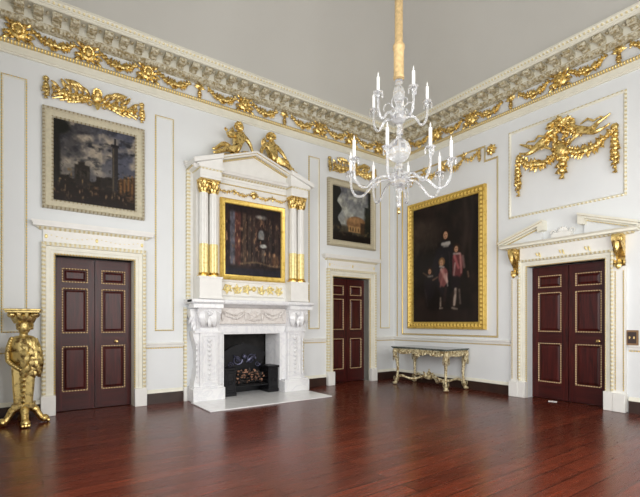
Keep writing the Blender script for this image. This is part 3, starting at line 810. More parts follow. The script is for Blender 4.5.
# ------------------------------------------------------------------ pictures
def fbm(X, Y, sc, seed, oc=4):
    rs = np.random.RandomState(seed); out = np.zeros_like(X); amp = .5
    for o in range(oc):
        n = 64; G = rs.rand(n, n); x = (X*sc) % (n-1); y = (Y*sc) % (n-1); xi = x.astype(int); yi = y.astype(int); fx = x-xi; fy = y-yi
        fx = fx*fx*(3-2*fx); fy = fy*fy*(3-2*fy)
        v = G[yi, xi]*(1-fx)*(1-fy)+G[yi, xi+1]*fx*(1-fy)+G[yi+1, xi]*(1-fx)*fy+G[yi+1, xi+1]*fx*fy
        out += amp*v; amp *= .5; sc *= 2
    return out/.94
def canvas(r, w, h, y, z0, painter, nx=110):
    nz = int(nx*h/w); us, vs_ = np.meshgrid(np.linspace(0, 1, nx), np.linspace(0, 1, nz))
    C = np.clip(painter(us, 1-vs_), 0, 255)/255.
    C = np.where(C <= .04045, C/12.92, ((C+.055)/1.055)**2.4)
    me = bpy.data.meshes.new('canvas')
    V = [(-w/2+w*u, -y, z0+h*v) for u, v in zip(us.ravel(), vs_.ravel())]
    F = [(j*nx+i, j*nx+i+1, (j+1)*nx+i+1, (j+1)*nx+i) for j in range(nz-1) for i in range(nx-1)]
    me.from_pydata(V, [], F); a = me.color_attributes.new('paint', 'FLOAT_COLOR', 'POINT')
    a.data.foreach_set('color', np.concatenate([C.reshape(-1, 3), np.ones((nx*nz, 1))], 1).ravel())
    me.materials.append(M['canvas']); o = bpy.data.objects.new('canvas', me); COL.objects.link(o); o.parent = r
def mixc(a, b, m): return a+(np.array(b, float)-a)*np.clip(m, 0, 1)[..., None]
def soft(d, s=.01): return np.clip(.5-d/s, 0, 1)          # d<0 inside
def rect(u, v, a, b, c, d): return np.maximum(np.maximum(a-u, u-b), np.maximum(c-v, v-d))
def disc(u, v, x, y, rx, ry): return (np.sqrt(((u-x)/rx)**2+((v-y)/ry)**2)-1)*min(rx, ry)
def paint_ruins(u, v):
    n = fbm(u, v, 6, 1); n2 = fbm(u, v*1.6, 12, 2)
    c = np.zeros(u.shape+(3,))+np.array([62, 64, 72]); c = mixc(c, (72, 80, 104), soft(-(u-.5), .5)*.8)
    c = mixc(c, (140, 140, 138), (n-.46)*5*soft(v-.66, .3)*.9); c = mixc(c, (34, 37, 46), (.45-n2)*4)
    c = mixc(c, (120, 124, 128), soft(np.abs(v-.55)-.1, .2)*.35*(u < .75))
    dk = np.array([30, 25, 22.])
    sil = .74-.08*fbm(u, v*0, 9, 5)-.06*(u > .5)
    c = mixc(c, dk, soft(sil-v, .02))
    for a, b, t in ((.24, .42, .50), (.28, .36, .47), (.55, .62, .62), (.62, .70, .60)): c = mixc(c, (36, 33, 32), soft(rect(u, v, a, b, t+.03*n2, .9), .02))
    for k in range(4): c = mixc(c, (62, 60, 58), .6*soft(disc(u, v, .265+.045*k, .62, .012, .05), .01))
    c = mixc(c, (26, 26, 26), soft(u-.05-.04*fbm(u*0, v, 8, 9)-.10*np.clip(v-.55, 0, 1), .03)); c = mixc(c, (22, 24, 22), soft(disc(u, v, .05, .08, .12, .09)-.03*n2, .04))
    arc = (v > .62-.30*(u-.78)) & (u > .78); c = mixc(c, (64, 50, 38), arc*.9)
    for k in range(4): c = mixc(c, (118, 88, 54), .75*soft(rect(u, v, .80+.05*k, .823+.05*k, .60-.02*k, .84), .01))
    c = mixc(c, (40, 40, 44), soft(rect(u, v, .70, .775, .18, .86), .008)); c = mixc(c, (78, 74, 66), .8*soft(rect(u, v, .705, .725, .22, .84), .01))
    c = mixc(c, (30, 30, 36), soft(rect(u, v, .685, .79, .17, .205), .008)); c = mixc(c, (34, 34, 40), soft(rect(u, v, .725, .75, .09, .18), .008))
    c = mixc(c, (26, 18, 15), soft(.80-v, .06)*.9); c = mixc(c, (92, 74, 56), (n2-.6)*4*soft(.74-v, .05)*soft(v-.92, .05))
    for k, x in enumerate((.45, .62, .79, .84, .30)): c = mixc(c, (150, 130, 110), .7*soft(disc(u, v, x, .86+.02*(k % 2), .007, .022), .008))
    f = fbm(u, v, 22, 77); g_ = fbm(u, v*.5, 30, 78); c = mixc(c, (104, 92, 72), (g_-.62)*5*soft(.55-v, .1)*soft(v-.95, .1)); c = mixc(c, (18, 17, 16), (f-.58)*5*soft(.5-v, .1)*.8)
    return c*(np.array([1.08, 1.0, .90]))*(.8+.4*f[..., None])
def paint_rotunda(u, v):
    n = fbm(u, v, 6, 11); n2 = fbm(u, v, 14, 12)
    c = np.zeros(u.shape+(3,))+np.array([128, 130, 128]); c = mixc(c, (84, 84, 92), soft(v-.25, .3)*.8); c = mixc(c, (158, 158, 148), (n-.5)*4)
    c = mixc(c, (64, 58, 48), soft(.68-v+.06*n, .06)); c = mixc(c, (120, 88, 60), soft(disc(u, v, .62, .66, .27, .15), .02)); c = mixc(c, (148, 112, 74), .7*soft(disc(u, v, .56, .60, .2, .06), .05))
    c = mixc(c, (150, 118, 78), soft(rect(u, v, .40, .74, .70, .82), .02)); c = mixc(c, (60, 44, 32), soft(rect(u, v, .72, .9, .62, .84), .03))
    for k in range(5): c = mixc(c, (70, 48, 32), .8*soft(disc(u, v, .45+.07*k, .765, .016, .04), .01))
    tree = u-.14-.05*np.sin(v*19)-.05*n2; c = mixc(c, (26, 26, 24), soft(tree, .03)); c = mixc(c, (24, 26, 22), soft(-(u-.86)-.05*n2+.1*(v < .3), .05))
    c = mixc(c, (22, 17, 15), soft(.86-v-.05*n+.04*(u > .5), .05)); c = mixc(c, (96, 80, 58), (n2-.6)*4*soft(.72-v, .05)*soft(v-.9, .05)); return c*(.75+.5*fbm(u, v, 20, 79)[..., None])
def paint_interior(u, v):
    n = fbm(u, v, 8, 21); c = np.zeros(u.shape+(3,))+np.array([30, 19, 19.]); c = mixc(c, (52, 34, 30), (n-.4)*2)
    for k, (x, w_, col) in enumerate(((.13, .045, (96, 100, 112)), (.215, .05, (92, 50, 42)), (.33, .03, (84, 66, 50)), (.42, .025, (70, 58, 48)), (.50, .02, (66, 54, 46)), (.80, .025, (56, 46, 40)), (.92, .035, (64, 48, 40)))):
        c = mixc(c, col, soft(np.abs(u-x)-w_, .02)*.75*soft(v-.85, .05)*soft(.06+.02*k-v, .04)*(.5+n*.8))
    c = mixc(c, (30, 20, 20), soft(v-.07-.05*n, .05))
    c = mixc(c, (118, 118, 116), soft(disc(u, v, .63, .40, .055, .085), .02)*.95); c = mixc(c, (30, 22, 20), soft(rect(u, v, .55, .72, .455, .50), .01)); c = mixc(c, (165, 165, 158), soft(disc(u, v, .67, .55, .06, .03), .02)); c = mixc(c, (90, 80, 72), soft(rect(u, v, .64, .70, .60, .78), .02)*.9)
    c = mixc(c, (136, 134, 128), soft(disc(u, v, .62, .13, .08, .03)+.03*(n-.5), .03)*.9)
    for k in range(14): c = mixc(c, (100, 80, 60), .55*soft(disc(u, v, .28+.05*k, .72+.06*math.sin(k*1.7), .012, .05), .01))
    c = mixc(c, (96, 78, 58), .8*soft(np.abs(v-.82-.02*np.sin(u*9))-.014, .02)*(u > .25)); c = mixc(c, (26, 24, 34), soft(.90-v, .04)); c = mixc(c, (110, 76, 50), soft(disc(u, v, .9, .76, .07, .08), .05)*.6*(n+.3)); f = fbm(u, v*.6, 26, 80); h_ = fbm(u, v*.35, 34, 81)
    c = mixc(c, (140, 108, 80), (h_-.58)*5*soft(.15-v, .1)*soft(v-.84, .05)*.8); return c*(.55+.9*f[..., None])
def paint_family(u, v):
    n = fbm(u, v, 6, 31); n2 = fbm(u, v, 26, 33); n3 = fbm(u, v*.6, 16, 34); tex = .45+1.1*n2
    c = np.zeros(u.shape+(3,))+np.array([22, 16, 14.])
    c = mixc(c, (70, 58, 50), soft(disc(u, v, .15, .20, .26, .10)+.12*(n-.5), .1)*.8); c = mixc(c, (58, 50, 44), soft(disc(u, v, .12, .34, .2, .05)+.12*(n2-.5), .08)*.7)
    c = mixc(c, (40, 29, 25), (n-.5)*4); c = mixc(c, (46, 36, 32), soft(np.abs(u-.80-.03*np.sin(v*8))-.03, .04)*.7*soft(v-.5, .2)); c = mixc(c, (40, 31, 28), soft(np.abs(u-.90-.02*np.sin(v*11))-.02, .03)*.7*soft(v-.6, .2))
    c = mixc(c, (34, 25, 22), soft(.90-v, .03))
    def body(x, y, rx, ry, col, k=1.):
        nonlocal c; c = mixc(c, col, soft(disc(u, v, x, y, rx, ry)+.05*(n3-.5), .02)*k)
    def stroke(x0, y0, x1, y1, w, col, k=1.):
        nonlocal c; dx, dy = x1-x0, (y1-y0)*1.45; L2 = dx*dx+dy*dy
        t = np.clip(((u-x0)*dx+(v-y0)*1.45*dy)/L2, 0, 1); d = np.hypot(u-x0-dx*t, (v-y0)*1.45-dy*t)
        c = mixc(c, col, soft(d-w*(.7+.6*n2), .02)*k*.88*np.clip(tex, .25, 1))
    def head(x, y, q, hair=(40, 24, 16)):
        nonlocal c; c = mixc(c, hair, soft(disc(u, v, x, y-.006, .052*q, .040*q), .012)); c = mixc(c, (166, 126, 98), soft(disc(u, v, x-.004, y, .027*q, .026*q), .010))
        c = mixc(c, (70, 44, 34), soft(disc(u, v, x-.014*q, y-.004, .005*q, .0035*q), .004)); c = mixc(c, (70, 44, 34), soft(disc(u, v, x+.006*q, y-.004, .005*q, .0035*q), .004)); c = mixc(c, (120, 62, 52), soft(disc(u, v, x-.004, y+.013*q, .008*q, .003*q), .004))
    body(.53, .55, .17, .23, (26, 22, 26)); body(.56, .62, .09, .16, (14, 11, 13)); stroke(.42, .40, .33, .55, .035, (26, 22, 26)); stroke(.62, .40, .72, .52, .035, (26, 22, 26)); stroke(.47, .44, .45, .56, .010, (60, 52, 54), .6); stroke(.58, .42, .60, .60, .010, (56, 48, 50), .6)
    head(.53, .275, 1.25, (30, 18, 13)); stroke(.48, .345, .58, .345, .020, (180, 174, 166)); stroke(.50, .365, .56, .365, .015, (166, 158, 150), .8)
    # left child reaching out
    body(.27, .68, .09, .12, (26, 21, 24)); head(.28, .565, .9); stroke(.25, .605, .32, .605, .012, (160, 150, 140), .8); stroke(.24, .60, .17, .57, .009, (130, 98, 78), .6); stroke(.33, .64, .40, .62, .012, (140, 104, 84), .7); stroke(.20, .72, .24, .86, .012, (52, 44, 46), .7)
    # centre child in pale rose dress
    body(.50, .62, .07, .085, (116, 68, 66)); stroke(.46, .56, .55, .66, .020, (176, 140, 130), .9); stroke(.50, .56, .45, .70, .013, (150, 96, 90), .8); stroke(.54, .60, .56, .70, .010, (186, 168, 158), .7); head(.47, .50, .95, (110, 80, 50)); stroke(.44, .53, .50, .54, .010, (186, 176, 168), .8)
    stroke(.45, .80, .45, .865, .012, (168, 148, 134), .9); stroke(.44, .885, .48, .885, .010, (170, 154, 140), .9); stroke(.53, .72, .51, .82, .02, (40, 28, 28))
    # right youth, red coat, pale stockings
    body(.70, .54, .075, .11, (92, 44, 46)); stroke(.66, .46, .72, .56, .016, (172, 96, 96), .9); stroke(.74, .45, .76, .60, .014, (182, 128, 122), .9); stroke(.78, .47, .80, .56, .016, (150, 118, 112), .7); stroke(.67, .52, .65, .62, .010, (196, 184, 176), .7); body(.68, .68, .07, .055, (24, 16, 20))
    head(.69, .405, 1.0, (44, 26, 16)); stroke(.65, .44, .73, .445, .011, (184, 176, 168), .8)
    stroke(.68, .73, .655, .86, .018, (184, 166, 152), .95); stroke(.73, .74, .745, .85, .013, (120, 104, 96), .8); stroke(.63, .885, .70, .895, .011, (176, 160, 146), .95); stroke(.85, .60, .86, .64, .010, (160, 124, 100), .8)
    return c*(.82+.36*n3[..., None])
def picture(name, w, u, z0, z1, hw, fw, prof, fm, painter, label, y0=0, canvas_in=0):
    r = thing(name, label, 'painting', (u, -y0, z0), wall=w)
    mb = MB(); h = z1-z0
    for i, (mi, pr) in enumerate(prof): mb.mi = mi; mb.frame(-hw, hw, 0, h, pr)
    mb.mi = 0; mb.box(-hw+.01, hw-.01, -.02, -.002, .01, h-.01)
    mb.build('frame', fm, r)
    canvas(r, 2*(hw-fw), h-2*fw, .035, fw, painter, 150)
pale = [(1, [(0, 0), (0, .07), (.02, .085), (.035, .075)]), (0, [(.035, .075), (.05, .06), (.10, .06), (.12, .05)]), (1, [(.12, .05), (.135, .055), (.15, .035), (.152, .03)])]
picture('landscape_painting', 'A', -6.905, 3.215, 4.785, .745, .15, pale, ['framepale', 'framecarve'], paint_ruins, 'oil painting of dark ruins and a tall column under cloudy sky, above the left door')
picture('landscape_painting', 'A', -1.435, 3.215, 4.765, .735, .15, pale, ['framepale', 'framecarve'], paint_rotunda, 'oil painting of a brown domed ruin beneath pale sky, above the narrow corner-side door')
gp = [(0, [(0, 0), (0, .06), (.02, .09), (.05, .08), (.06, .06)]), (1, [(.06, .06), (.10, .085), (.12, .06)]), (0, [(.12, .06), (.15, .05), (.16, .03)])]
gp1 = [(0, [(0, 0), (0, .05), (.02, .07), (.03, .065), (.07, .05), (.09, .055), (.10, .03)])]
picture('interior_painting', 'A', FX, 2.26, 3.80, .705, .095, gp1, ['gilt_frame', 'gilt_pale'], paint_interior, 'oil painting of a shadowy colonnaded interior in gilt frame above the fireplace', .222)
gp2 = [(0, [(0, 0), (0, .07), (.02, .10), (.045, .09), (.06, .07)]), (1, [(.06, .07), (.10, .09), (.125, .07)]), (0, [(.125, .07), (.16, .06), (.165, .03)])]
picture('family_portrait', 'B', 1.60, 1.29, 4.33, 1.07, .165, gp2, ['gilt_frame', eggs('gilt_frame_carving', 70, .2, (.85, .60, .14), (.55, .34, .07), .8)], paint_family, 'tall dark group portrait of standing figures in broad gilt frame above the console table')

# ------------------------------------------------------------------ gilded figures
def figure_mesh(J, E, R, fingers=True, sub=1):
    names = list(J); me = bpy.data.meshes.new('fig'); me.from_pydata([J[n] for n in names], [(names.index(a), names.index(b)) for a, b in E], [])
    o = bpy.data.objects.new('fig', me); COL.objects.link(o)
    sk = o.modifiers.new('skin', 'SKIN'); sk.use_smooth_shade = True
    sv = me.skin_vertices[0].data
    for i, n in enumerate(names): sv[i].radius = (R[n], R[n]); sv[i].use_root = (n == 'pelvis')
    ss = o.modifiers.new('sub', 'SUBSURF'); ss.levels = sub; ss.render_levels = sub
    dg = bpy.context.evaluated_depsgraph_get(); dg.update()
    m2 = bpy.data.meshes.new_from_object(o.evaluated_get(dg)); bpy.data.objects.remove(o)
    return m2
def cherub(r, P, s=1.0, mat='gilt', hair=True, y=None, wings=True):
    """P: joint name -> (x,y,z); one continuous body with a face, hair and wings as children"""
    P = {k: Vector(v)*s for k, v in P.items()}
    for q in 'LR': P['ft'+q] = P['foot'+q]+Vector(P.get('toe'+q, Vector((0, -.05, -.01))*s))
    E = [('pelvis', 'waist'), ('waist', 'chest'), ('chest', 'neck'), ('neck', 'head')]
    for q in 'LR': E += [('chest', 'sh'+q), ('sh'+q, 'el'+q), ('el'+q, 'hand'+q), ('pelvis', 'hip'+q), ('hip'+q, 'knee'+q), ('knee'+q, 'foot'+q), ('foot'+q, 'ft'+q)]
    rad = dict(pelvis=.085, waist=.085, chest=.085, neck=.035, head=.05, sh=.048, el=.036, hand=.022, hip=.072, knee=.05, foot=.028, ft=.02)
    Rr = {}; J = {}
    for e in E:
        for n in e:
            J[n] = P[n]; k = n if n in rad else n[:-1]; Rr[n] = rad[k]*s
    mb = MB(); mb.mesh(figure_mesh(J, E, Rr))
    hd = P['head']; f = MB(); face(f, 0, 0, .085*s, 0, False)
    lk = P.get('look', Vector((0, -1, 0))); ang = math.atan2(lk.x, -lk.y)
    Rt = Matrix.Rotation(ang, 3, 'Z')@Matrix.Rotation(-.15, 3, 'X')
    mb.add([Rt@Vector(v)+hd for v in f.v], f.f)
    for q in 'LR':
        d = (P['hand'+q]-P['el'+q]).normalized(); side = d.cross(Vector((0, 1, 0))).normalized()
        h = P['hand'+q]; mb.ell(h+d*.02*s, (.022*s, .022*s, .024*s), 6, 5)
        for k in range(4):
            b = h+d*.03*s+side*(k-1.5)*.012*s; L = (.032, .038, .036, .028)[k]*s
            mb.tube([b, b+d*L*.6, b+d*L*.9+Vector((0, -.008*s, -.006*s))], [.0065*s, .006*s, .004*s], 5)
        b = h+side*-.02*s; mb.tube([b, b+d*.02*s-side*.012*s, b+d*.032*s-side*.012*s], [.0075*s, .0065*s, .0045*s], 5)
    body = mb.build('body', mat, r)
    hb = MB()
    for i in range(26):
        a = i*2.4; zz = 1-(i/26)*1.25; rr_ = math.sqrt(max(0, 1-zz*zz))
        pt = Vector((math.cos(a)*rr_, math.sin(a)*rr_*.9+.22, zz*.98+.1))
        if pt.y < -.35 and pt.z < .65: continue
        hb.ell(Rt@(pt*.078*s)+hd, .026*s, 6, 4)
    hb.build('hair', mat, body)
    if wings:
        for q in (-1, 1):
            w_ = MB()
            for k in range(7):
                t = MB(); t.leaf((0, 0, 0), PI/2-q*(.25+.22*k), (.19-.015*k)*s, .05*s, -.1, .01, n=5)
                w_.add([Vector(v)+P['chest']+Vector((q*.05*s, .075*s, .03*s)) for v in t.v], t.f)
            w_.build('wing', mat, body)
    return body
def seat_pose(m):
    """reclining child on a slope, mirrored by m: legs stretched towards -m side"""
    return dict(pelvis=(0, 0, .10), waist=(.03*m, 0, .20), chest=(.06*m, -.01, .31), neck=(.07*m, -.02, .41), head=(.07*m, -.03, .50),
        shL=(.17*m, -.02, .35), elL=(.26*m, -.03, .24), handL=(.30*m, -.05, .10), shR=(-.05*m, -.04, .35), elR=(-.15*m, -.09, .26), handR=(-.22*m, -.12, .33),
        hipL=(-.03*m, .04, .09), kneeL=(-.22*m, -.01, .17), footL=(-.38*m, -.01, .03), hipR=(-.03*m, -.06, .08), kneeR=(-.20*m, -.10, .05), footR=(-.40*m, -.09, -.06), toeL=(-.05*m, -.01, .0), toeR=(-.05*m, -.01, .0))
for m, u, lab in ((1, -.38, 'gilded cherub reclining on the left slope of the overmantel pediment'), (-1, .45, 'gilded cherub reclining on the right slope of the overmantel pediment')):
    zt = 4.345+(4.80-.09-4.275)/1.27*(1.27-abs(u))-.005
    r = thing('cherub_statue', lab, 'statue', (FX+u, -.24, zt), wall='A')
    P = seat_pose(m); P['look'] = (.5*m, -1, 0)
    if m < 0: P['elR'] = (.12, -.12, .22); P['handR'] = (.19, -.14, .12)
    cherub(r, P, 1.12)
    d = MB()                                                # drapery they sit on
    for k in range(9):
        t = k/8; x = (-.30+.52*t)*m; z = -.0+.0*t+ .37*x*m*(1 if m else 1)
        d.ell((x, -.02-.03*math.sin(k*2.), .02+.34*(x*m)), (.055, .09, .035), 8, 5)
    d.build('drapery', 'gilt', r)

# ------------------------------------------------------------------ frieze ornaments
def cartouche(r, s=1., mat='gilt'):
    g = MB(); g.ell((0, -.04, 0), (.12*s, .04, .12*s), 14, 8); face(g, 0, .005, .085*s, -.075)
    for k in range(10):
        a = 2*PI*k/10+.3; g.leaf((.09*s*math.cos(a), -.02, .09*s*math.sin(a)), a, .09*s, .06*s, .2, .03, n=4)
    for q in (-1, 1):
        spiral(g, q*.15*s, -.05*s, .05*s, 0, 1.2, .014, -.04, q); g.leaf((q*.1*s, -.03, -.09*s), -PI/2+q*.9, .14*s, .06*s, .2, .03)
        g.leaf((q*.08*s, -.03, .08*s), PI/2-q*.9, .13*s, .05*s, .2, .03)
    g.build('mask', mat, r)
def shell(r, mat='gilt'):
    g = MB()
    for k in range(7): a = PI*(k+.5)/7; g.leaf((0, -.03, .02), a, .12, .045, .15, .03, n=4)
    g.ell((0, -.05, .02), (.04, .035, .03), 8, 5)
    g.build('shell', mat, r); d = MB(); drop(d, 0, 0, -.16, .035, -.03); d.build('husk_tassel', mat, r)
ZF = 5.795
SPA = [-7.95+.925*k for k in range(9)]
SPB = [.45+.925*k for k in range(8)]
namA = ['at the far left end', 'above the ruins landscape, left part', 'over the narrow panel beside the left door', 'left of the chimneypiece pediment', 'above the cherubs of the overmantel', 'right of the overmantel pediment', 'over the narrow panel right of the overmantel', 'above the domed-ruin landscape', 'nearest the room corner']
for k, u in enumerate(SPA):
    sh_ = k in (3, 5)
    r = thing('frieze_shell' if sh_ else 'frieze_mask', ('gilt shell with husk tassel on the fireplace wall frieze ' if sh_ else 'gilt leafy mask on the fireplace wall frieze, ')+namA[k], 'ornament', (u, -.002, ZF), wall='A', group='gilt ornaments on the fireplace wall frieze')
    (shell if sh_ else cartouche)(r)
namB = ['nearest the room corner', 'above the left half of the portrait', 'above the right half of the portrait', 'left of the festoon panel', 'directly above the festoon panel', 'above the festoon panel right end', 'beyond the right end of the festoon panel', 'near the south end']
for k, u in enumerate(SPB[:7]):
    sh_ = k in (3, 5)
    r = thing('frieze_shell' if sh_ else 'frieze_mask', ('gilt shell with husk tassel on the portrait wall frieze ' if sh_ else 'gilt leafy mask on the portrait wall frieze, ')+namB[k], 'ornament', (u, -.002, ZF), wall='B', group='gilt ornaments on the portrait wall frieze')
    (shell if sh_ else cartouche)(r)
def frieze_garlands(w, SP, wn, nm):
    for k in range(len(SP)-1):
        u = (SP[k]+SP[k+1])/2; g = MB()
        hw = (SP[k+1]-SP[k])/2-.185
        swag(g, (-hw, .06), (hw, .06), .11, .036, .052, -.05, True, 1.2)
        o = g.build('frieze_garland', 'gilt'); o.matrix_world = WM[w]@Matrix.Translation((u, -.002, ZF))
        tag(o, 'gilt leaf garland on the %s frieze, %s' % (wn, nm[k]), 'garland', 'gilt garlands on the %s frieze' % wn)
frieze_garlands('A', SPA, 'fireplace wall', ['farthest left', 'above the right half of the ruins landscape', 'between the left door and the overmantel', 'above the left pediment slope', 'above the right pediment slope', 'just right of the overmantel', 'above the left of the domed-ruin landscape', 'closest to the room corner'])
frieze_garlands('B', SPB[:7], 'portrait wall', ['closest to the room corner', 'above the portrait centre', 'above the portrait right edge', 'above the left half of the festoon panel', 'above the right half of the festoon panel', 'farthest right'])

# ------------------------------------------------------------------ trophies above the landscapes
def trophy(u, lab, hw=.70):
    r = thing('gilt_trophy', lab, 'ornament', (u, -.014, 5.06), wall='A'); s = hw/.70
    g = MB()
    for q in (-1, 1):                                        # end tassels
        e = MB(); e.ell((q*hw, -.03, .155), (.045, .04, .035), 8, 5); drop(e, q*hw, .12, -.15, .045, -.03); e.build('end_drop', 'gilt_old' if q < 0 else 'gilt', r)
        for k in range(6):
            t = k/5; g.leaf((q*(.10+.42*t)*s, -.03, .05+.02*math.sin(k*2)), PI/2-q*(.7+.35*math.sin(k*3.)), .15, .06, .25, .04)
            g.leaf((q*(.12+.42*t)*s, -.03, -.02), -PI/2+q*(.9+.3*math.sin(k*2.)), .14, .06, .25, .04)
        swag(g, (q*.12, .02), (q*.60*s, .02), .05, .035, .05, -.05, True, 1.2)
        for k in range(5): g.leaf((q*(.15+.05*k), -.05, .10), PI/2-q*(1.0-.05*k), .24-.02*k, .045, -.1, .05)    # wing
        for k in range(3): g.tube([(q*(.2+.1*k), -.03, -.05), (q*(.3+.12*k)*s, -.05, -.10), (q*(.42+.1*k)*s, -.03, -.13)], [.02, .016, .01], 6)
        flower(g, q*.40*s, .0, .045, -.06)
    g.build('foliage', 'gilt', r)
    c = MB(); c.ell((0, -.06, .05), (.085, .06, .095), 12, 8); face(c, 0, .10, .07, -.10); c.leaf((0, -.05, 0), -PI/2, .17, .1, .3, .05)
    spiral(c, -.1, -.07, .05, 0, 1.3, .014, -.05, 1); spiral(c, .1, -.07, .05, PI, 1.3, .014, -.05, -1)
    c.build('central_mask', 'gilt', r)
trophy(-6.9, 'gilded trophy of leaves, wings and tassels above the ruins landscape at left')
trophy(-1.42, 'gilded trophy of leaves and tassels above the domed-ruin landscape, behind the chandelier candles')

# garland over the portrait with rosettes in the frame ears
r = thing('gilt_festoon', 'gilt ribbon festoon hung above the tall group portrait', 'ornament', (1.60, -.012, 4.95), wall='B')
g = MB()
for q in (-1, 1):
    swag(g, (q*.12, .0), (q*.55, .05), .12, .03, .045, -.05); swag(g, (q*.55, .05), (q*.93, .12), .10, .025, .04, -.05)
    e = MB(); drop(e, q*.93, .12, -.12, .035, -.03); e.build('end_drop', 'gilt', r)
    for k in range(3): g.leaf((q*.55, -.03, .07), PI/2-q*.8*(k-1), .12, .05, .2, .03)
for k in range(8): g.leaf((0, -.04, .0), 2*PI*k/8, .15, .07, .25, .05)
g.build('festoon', 'gilt', r)
c = MB(); face(c, 0, .02, .075, -.08); c.build('mask', 'gilt', r)
for u, z, lab in ((.425, 4.99, 'gilt rosette in the left ear of the frame around the portrait'), (2.80, 4.985, 'gilt rosette in the right ear of the frame around the portrait')):
    g = MB()
    for k in range(8): g.leaf((0, -.01, 0), 2*PI*k/8, .12, .11, .2, .05, n=4)
    g.ell((0, -.045, 0), .05, 8, 5); o = g.build('rosette', 'gilt'); o.matrix_world = WM['B']@Matrix.Translation((u, -.001, z))
    tag(o, lab, 'ornament', 'rosettes beside the portrait')

# ------------------------------------------------------------------ great festoon over the east door
r = thing('putti_festoon', 'large gilded festoon of fruit and flowers with flying putti above the right door', 'ornament', (4.21, -.02, 4.5), wall='B')
g = MB(); rnd = random.Random(11)
for k in range(60):                                          # crowning mass and centre
    t = k/59; x = rnd.uniform(-.16, .16)*(1.35-t*.7); z = .56-.75*t
    q = rnd.uniform(.03, .055); g.ell((x, -.07-rnd.uniform(0, .06), z), (q, q, q), 7, 5)
for k in range(26):
    a = rnd.uniform(-.3, PI+.3); g.leaf((rnd.uniform(-.1, .1), -.06, .42+rnd.uniform(-.06, .05)), a, rnd.uniform(.14, .22), .07, .3, .05)
g.ell((0, -.12, .0), (.11, .08, .14), 12, 8)
g.build('fruit_cluster', 'gilt', r)
d = MB(); drop(d, 0, -.12, -.47, .085, -.05); d.build('centre_drop', 'gilt', r)
for q in (-1, 1):
    d = MB(); d.ell((q*.81, -.05, .13), (.06, .05, .055), 10, 6); flower(d, q*.81, .13, .06, -.05); drop(d, q*.82, .08, -.60, .062, -.04); d.build('side_drop', 'gilt', r)
    s2 = MB(); swag(s2, (q*.10, -.03), (q*.80, .10), .16, .045, .07, -.07, True, 1.1); s2.build('fruit_swag', 'gilt', r)
    s3 = MB(); swag(s3, (q*.06, .42), (q*.34, .18), .03, .035, .05, -.09, True, 1.2)
    s3.tube([(q*.30, -.06, .36), (q*.42, -.08, .40), (q*.50, -.06, .34), (q*.62, -.08, .36), (q*.70, -.05, .30)], [.014, .022, .018, .016, .006], 6)
    s3.build('ribbon', 'gilt', r)
    m = q
    Pq = dict(pelvis=(.46*m, -.10, .17), waist=(.40*m, -.11, .20), chest=(.31*m, -.12, .24), neck=(.24*m, -.12, .28), head=(.18*m, -.13, .32),
        shL=(.27*m, -.16, .29), elL=(.20*m, -.19, .36), handL=(.10*m, -.15, .40), shR=(.29*m, -.14, .17), elR=(.22*m, -.16, .10), handR=(.14*m, -.15, .05),
        hipL=(.50*m, -.08, .20), kneeL=(.60*m, -.13, .26), footL=(.72*m, -.09, .33), hipR=(.50*m, -.12, .13), kneeR=(.60*m, -.17, .10), footR=(.72*m, -.11, .16), toeL=(.05*m, 0, .03), toeR=(.05*m, 0, .03), look=(.4*m, -1, 0))
    b = cherub(r, {k: (Vector(v)*(1/.72) if k != 'look' else Vector(v)) for k, v in Pq.items()}, .72, 'gilt', True, None, False)
    b.name = 'putto'

# ------------------------------------------------------------------ torchere
r = thing('torchere', 'carved gilt torchere with bust, leafy scrolls and scrolled feet beside the left door', 'candlestand', (-7.89, -.50, 0), rz=-.1)
mb = MB(); mb.box(-.215, .215, -.215, .215, 1.605, 1.635, .006); mb.box(-.20, .20, -.20, .20, 1.58, 1.605, .005); mb.build('top', 'gilt_old', r)
mb = MB(); mb.lathe([(.085, 1.44), (.10, 1.48), (.12, 1.53), (.17, 1.59)], (0, 0, 0), 16)
for row in range(2):
    for j in range(8):
        a = 2*PI*j/8+row*PI/8; t = MB(); t.leaf((0, 0, 0), PI/2, .13+.03*row, .10, .75, .02, n=5)
        mb.add([Matrix.Rotation(a, 3, 'Z')@(Vector(v)+Vector((0, -.095, 0)))+Vector((0, 0, 1.43+.02*row)) for v in t.v], t.f)
for a in (PI/4, 3*PI/4, 5*PI/4, 7*PI/4):
    for s_ in (0,): mb.ell((.19*math.cos(a), .19*math.sin(a), 1.55), (.05, .05, .042), 8, 6)
mb.build('capital', 'gilt_old', r)
mb = MB(); f = MB(); face(f, 0, 0, .115, 0, True)
mb.add([Matrix.Rotation(.6, 3, 'Z')@Vector(v)+Vector((.01, -.05, 1.385)) for v in f.v], f.f)
mb.lathe([(.075, 1.22), (.05, 1.28), (.055, 1.36)], (0, -.02, 0), 12)
mb.lathe([(.07, .76), (.12, .82), (.15, .92), (.165, 1.04), (.17, 1.14), (.15, 1.21), (.10, 1.25), (.05, 1.265)], (0, 0, 0), 22, sx=1.08, sy=.8)
mb.build('bust', 'gilt_old', r)
def wrap(a, z, out=0):                                   # point on the torso, a = angle from the front
    t = (z-.78)/.45; rr = (.10+.075*math.sin(PI*min(1, max(0, t*.75+.15))))+out
    return Vector((rr*1.08*math.sin(a), -rr*.8*math.cos(a), z))
mb = MB()                                                # leafy drapery covering the right flank
for row in range(7):
    for k in range(6):
        a_ = .15+k*.36+(row % 2)*.18; z = 1.22-.065*row; t = MB(); t.leaf((0, 0, 0), -PI/2+(.25 if k % 2 else -.1), .17, .12, .08, .02, n=6)
        mb.add([Matrix.Rotation(a_, 3, 'Z')@Vector(v)+wrap(a_, z) for v in t.v], t.f)
mb.build('leafy_drapery', 'gilt_old', r)
mb = MB()                                                # beaded scroll sweeping down the left flank and under
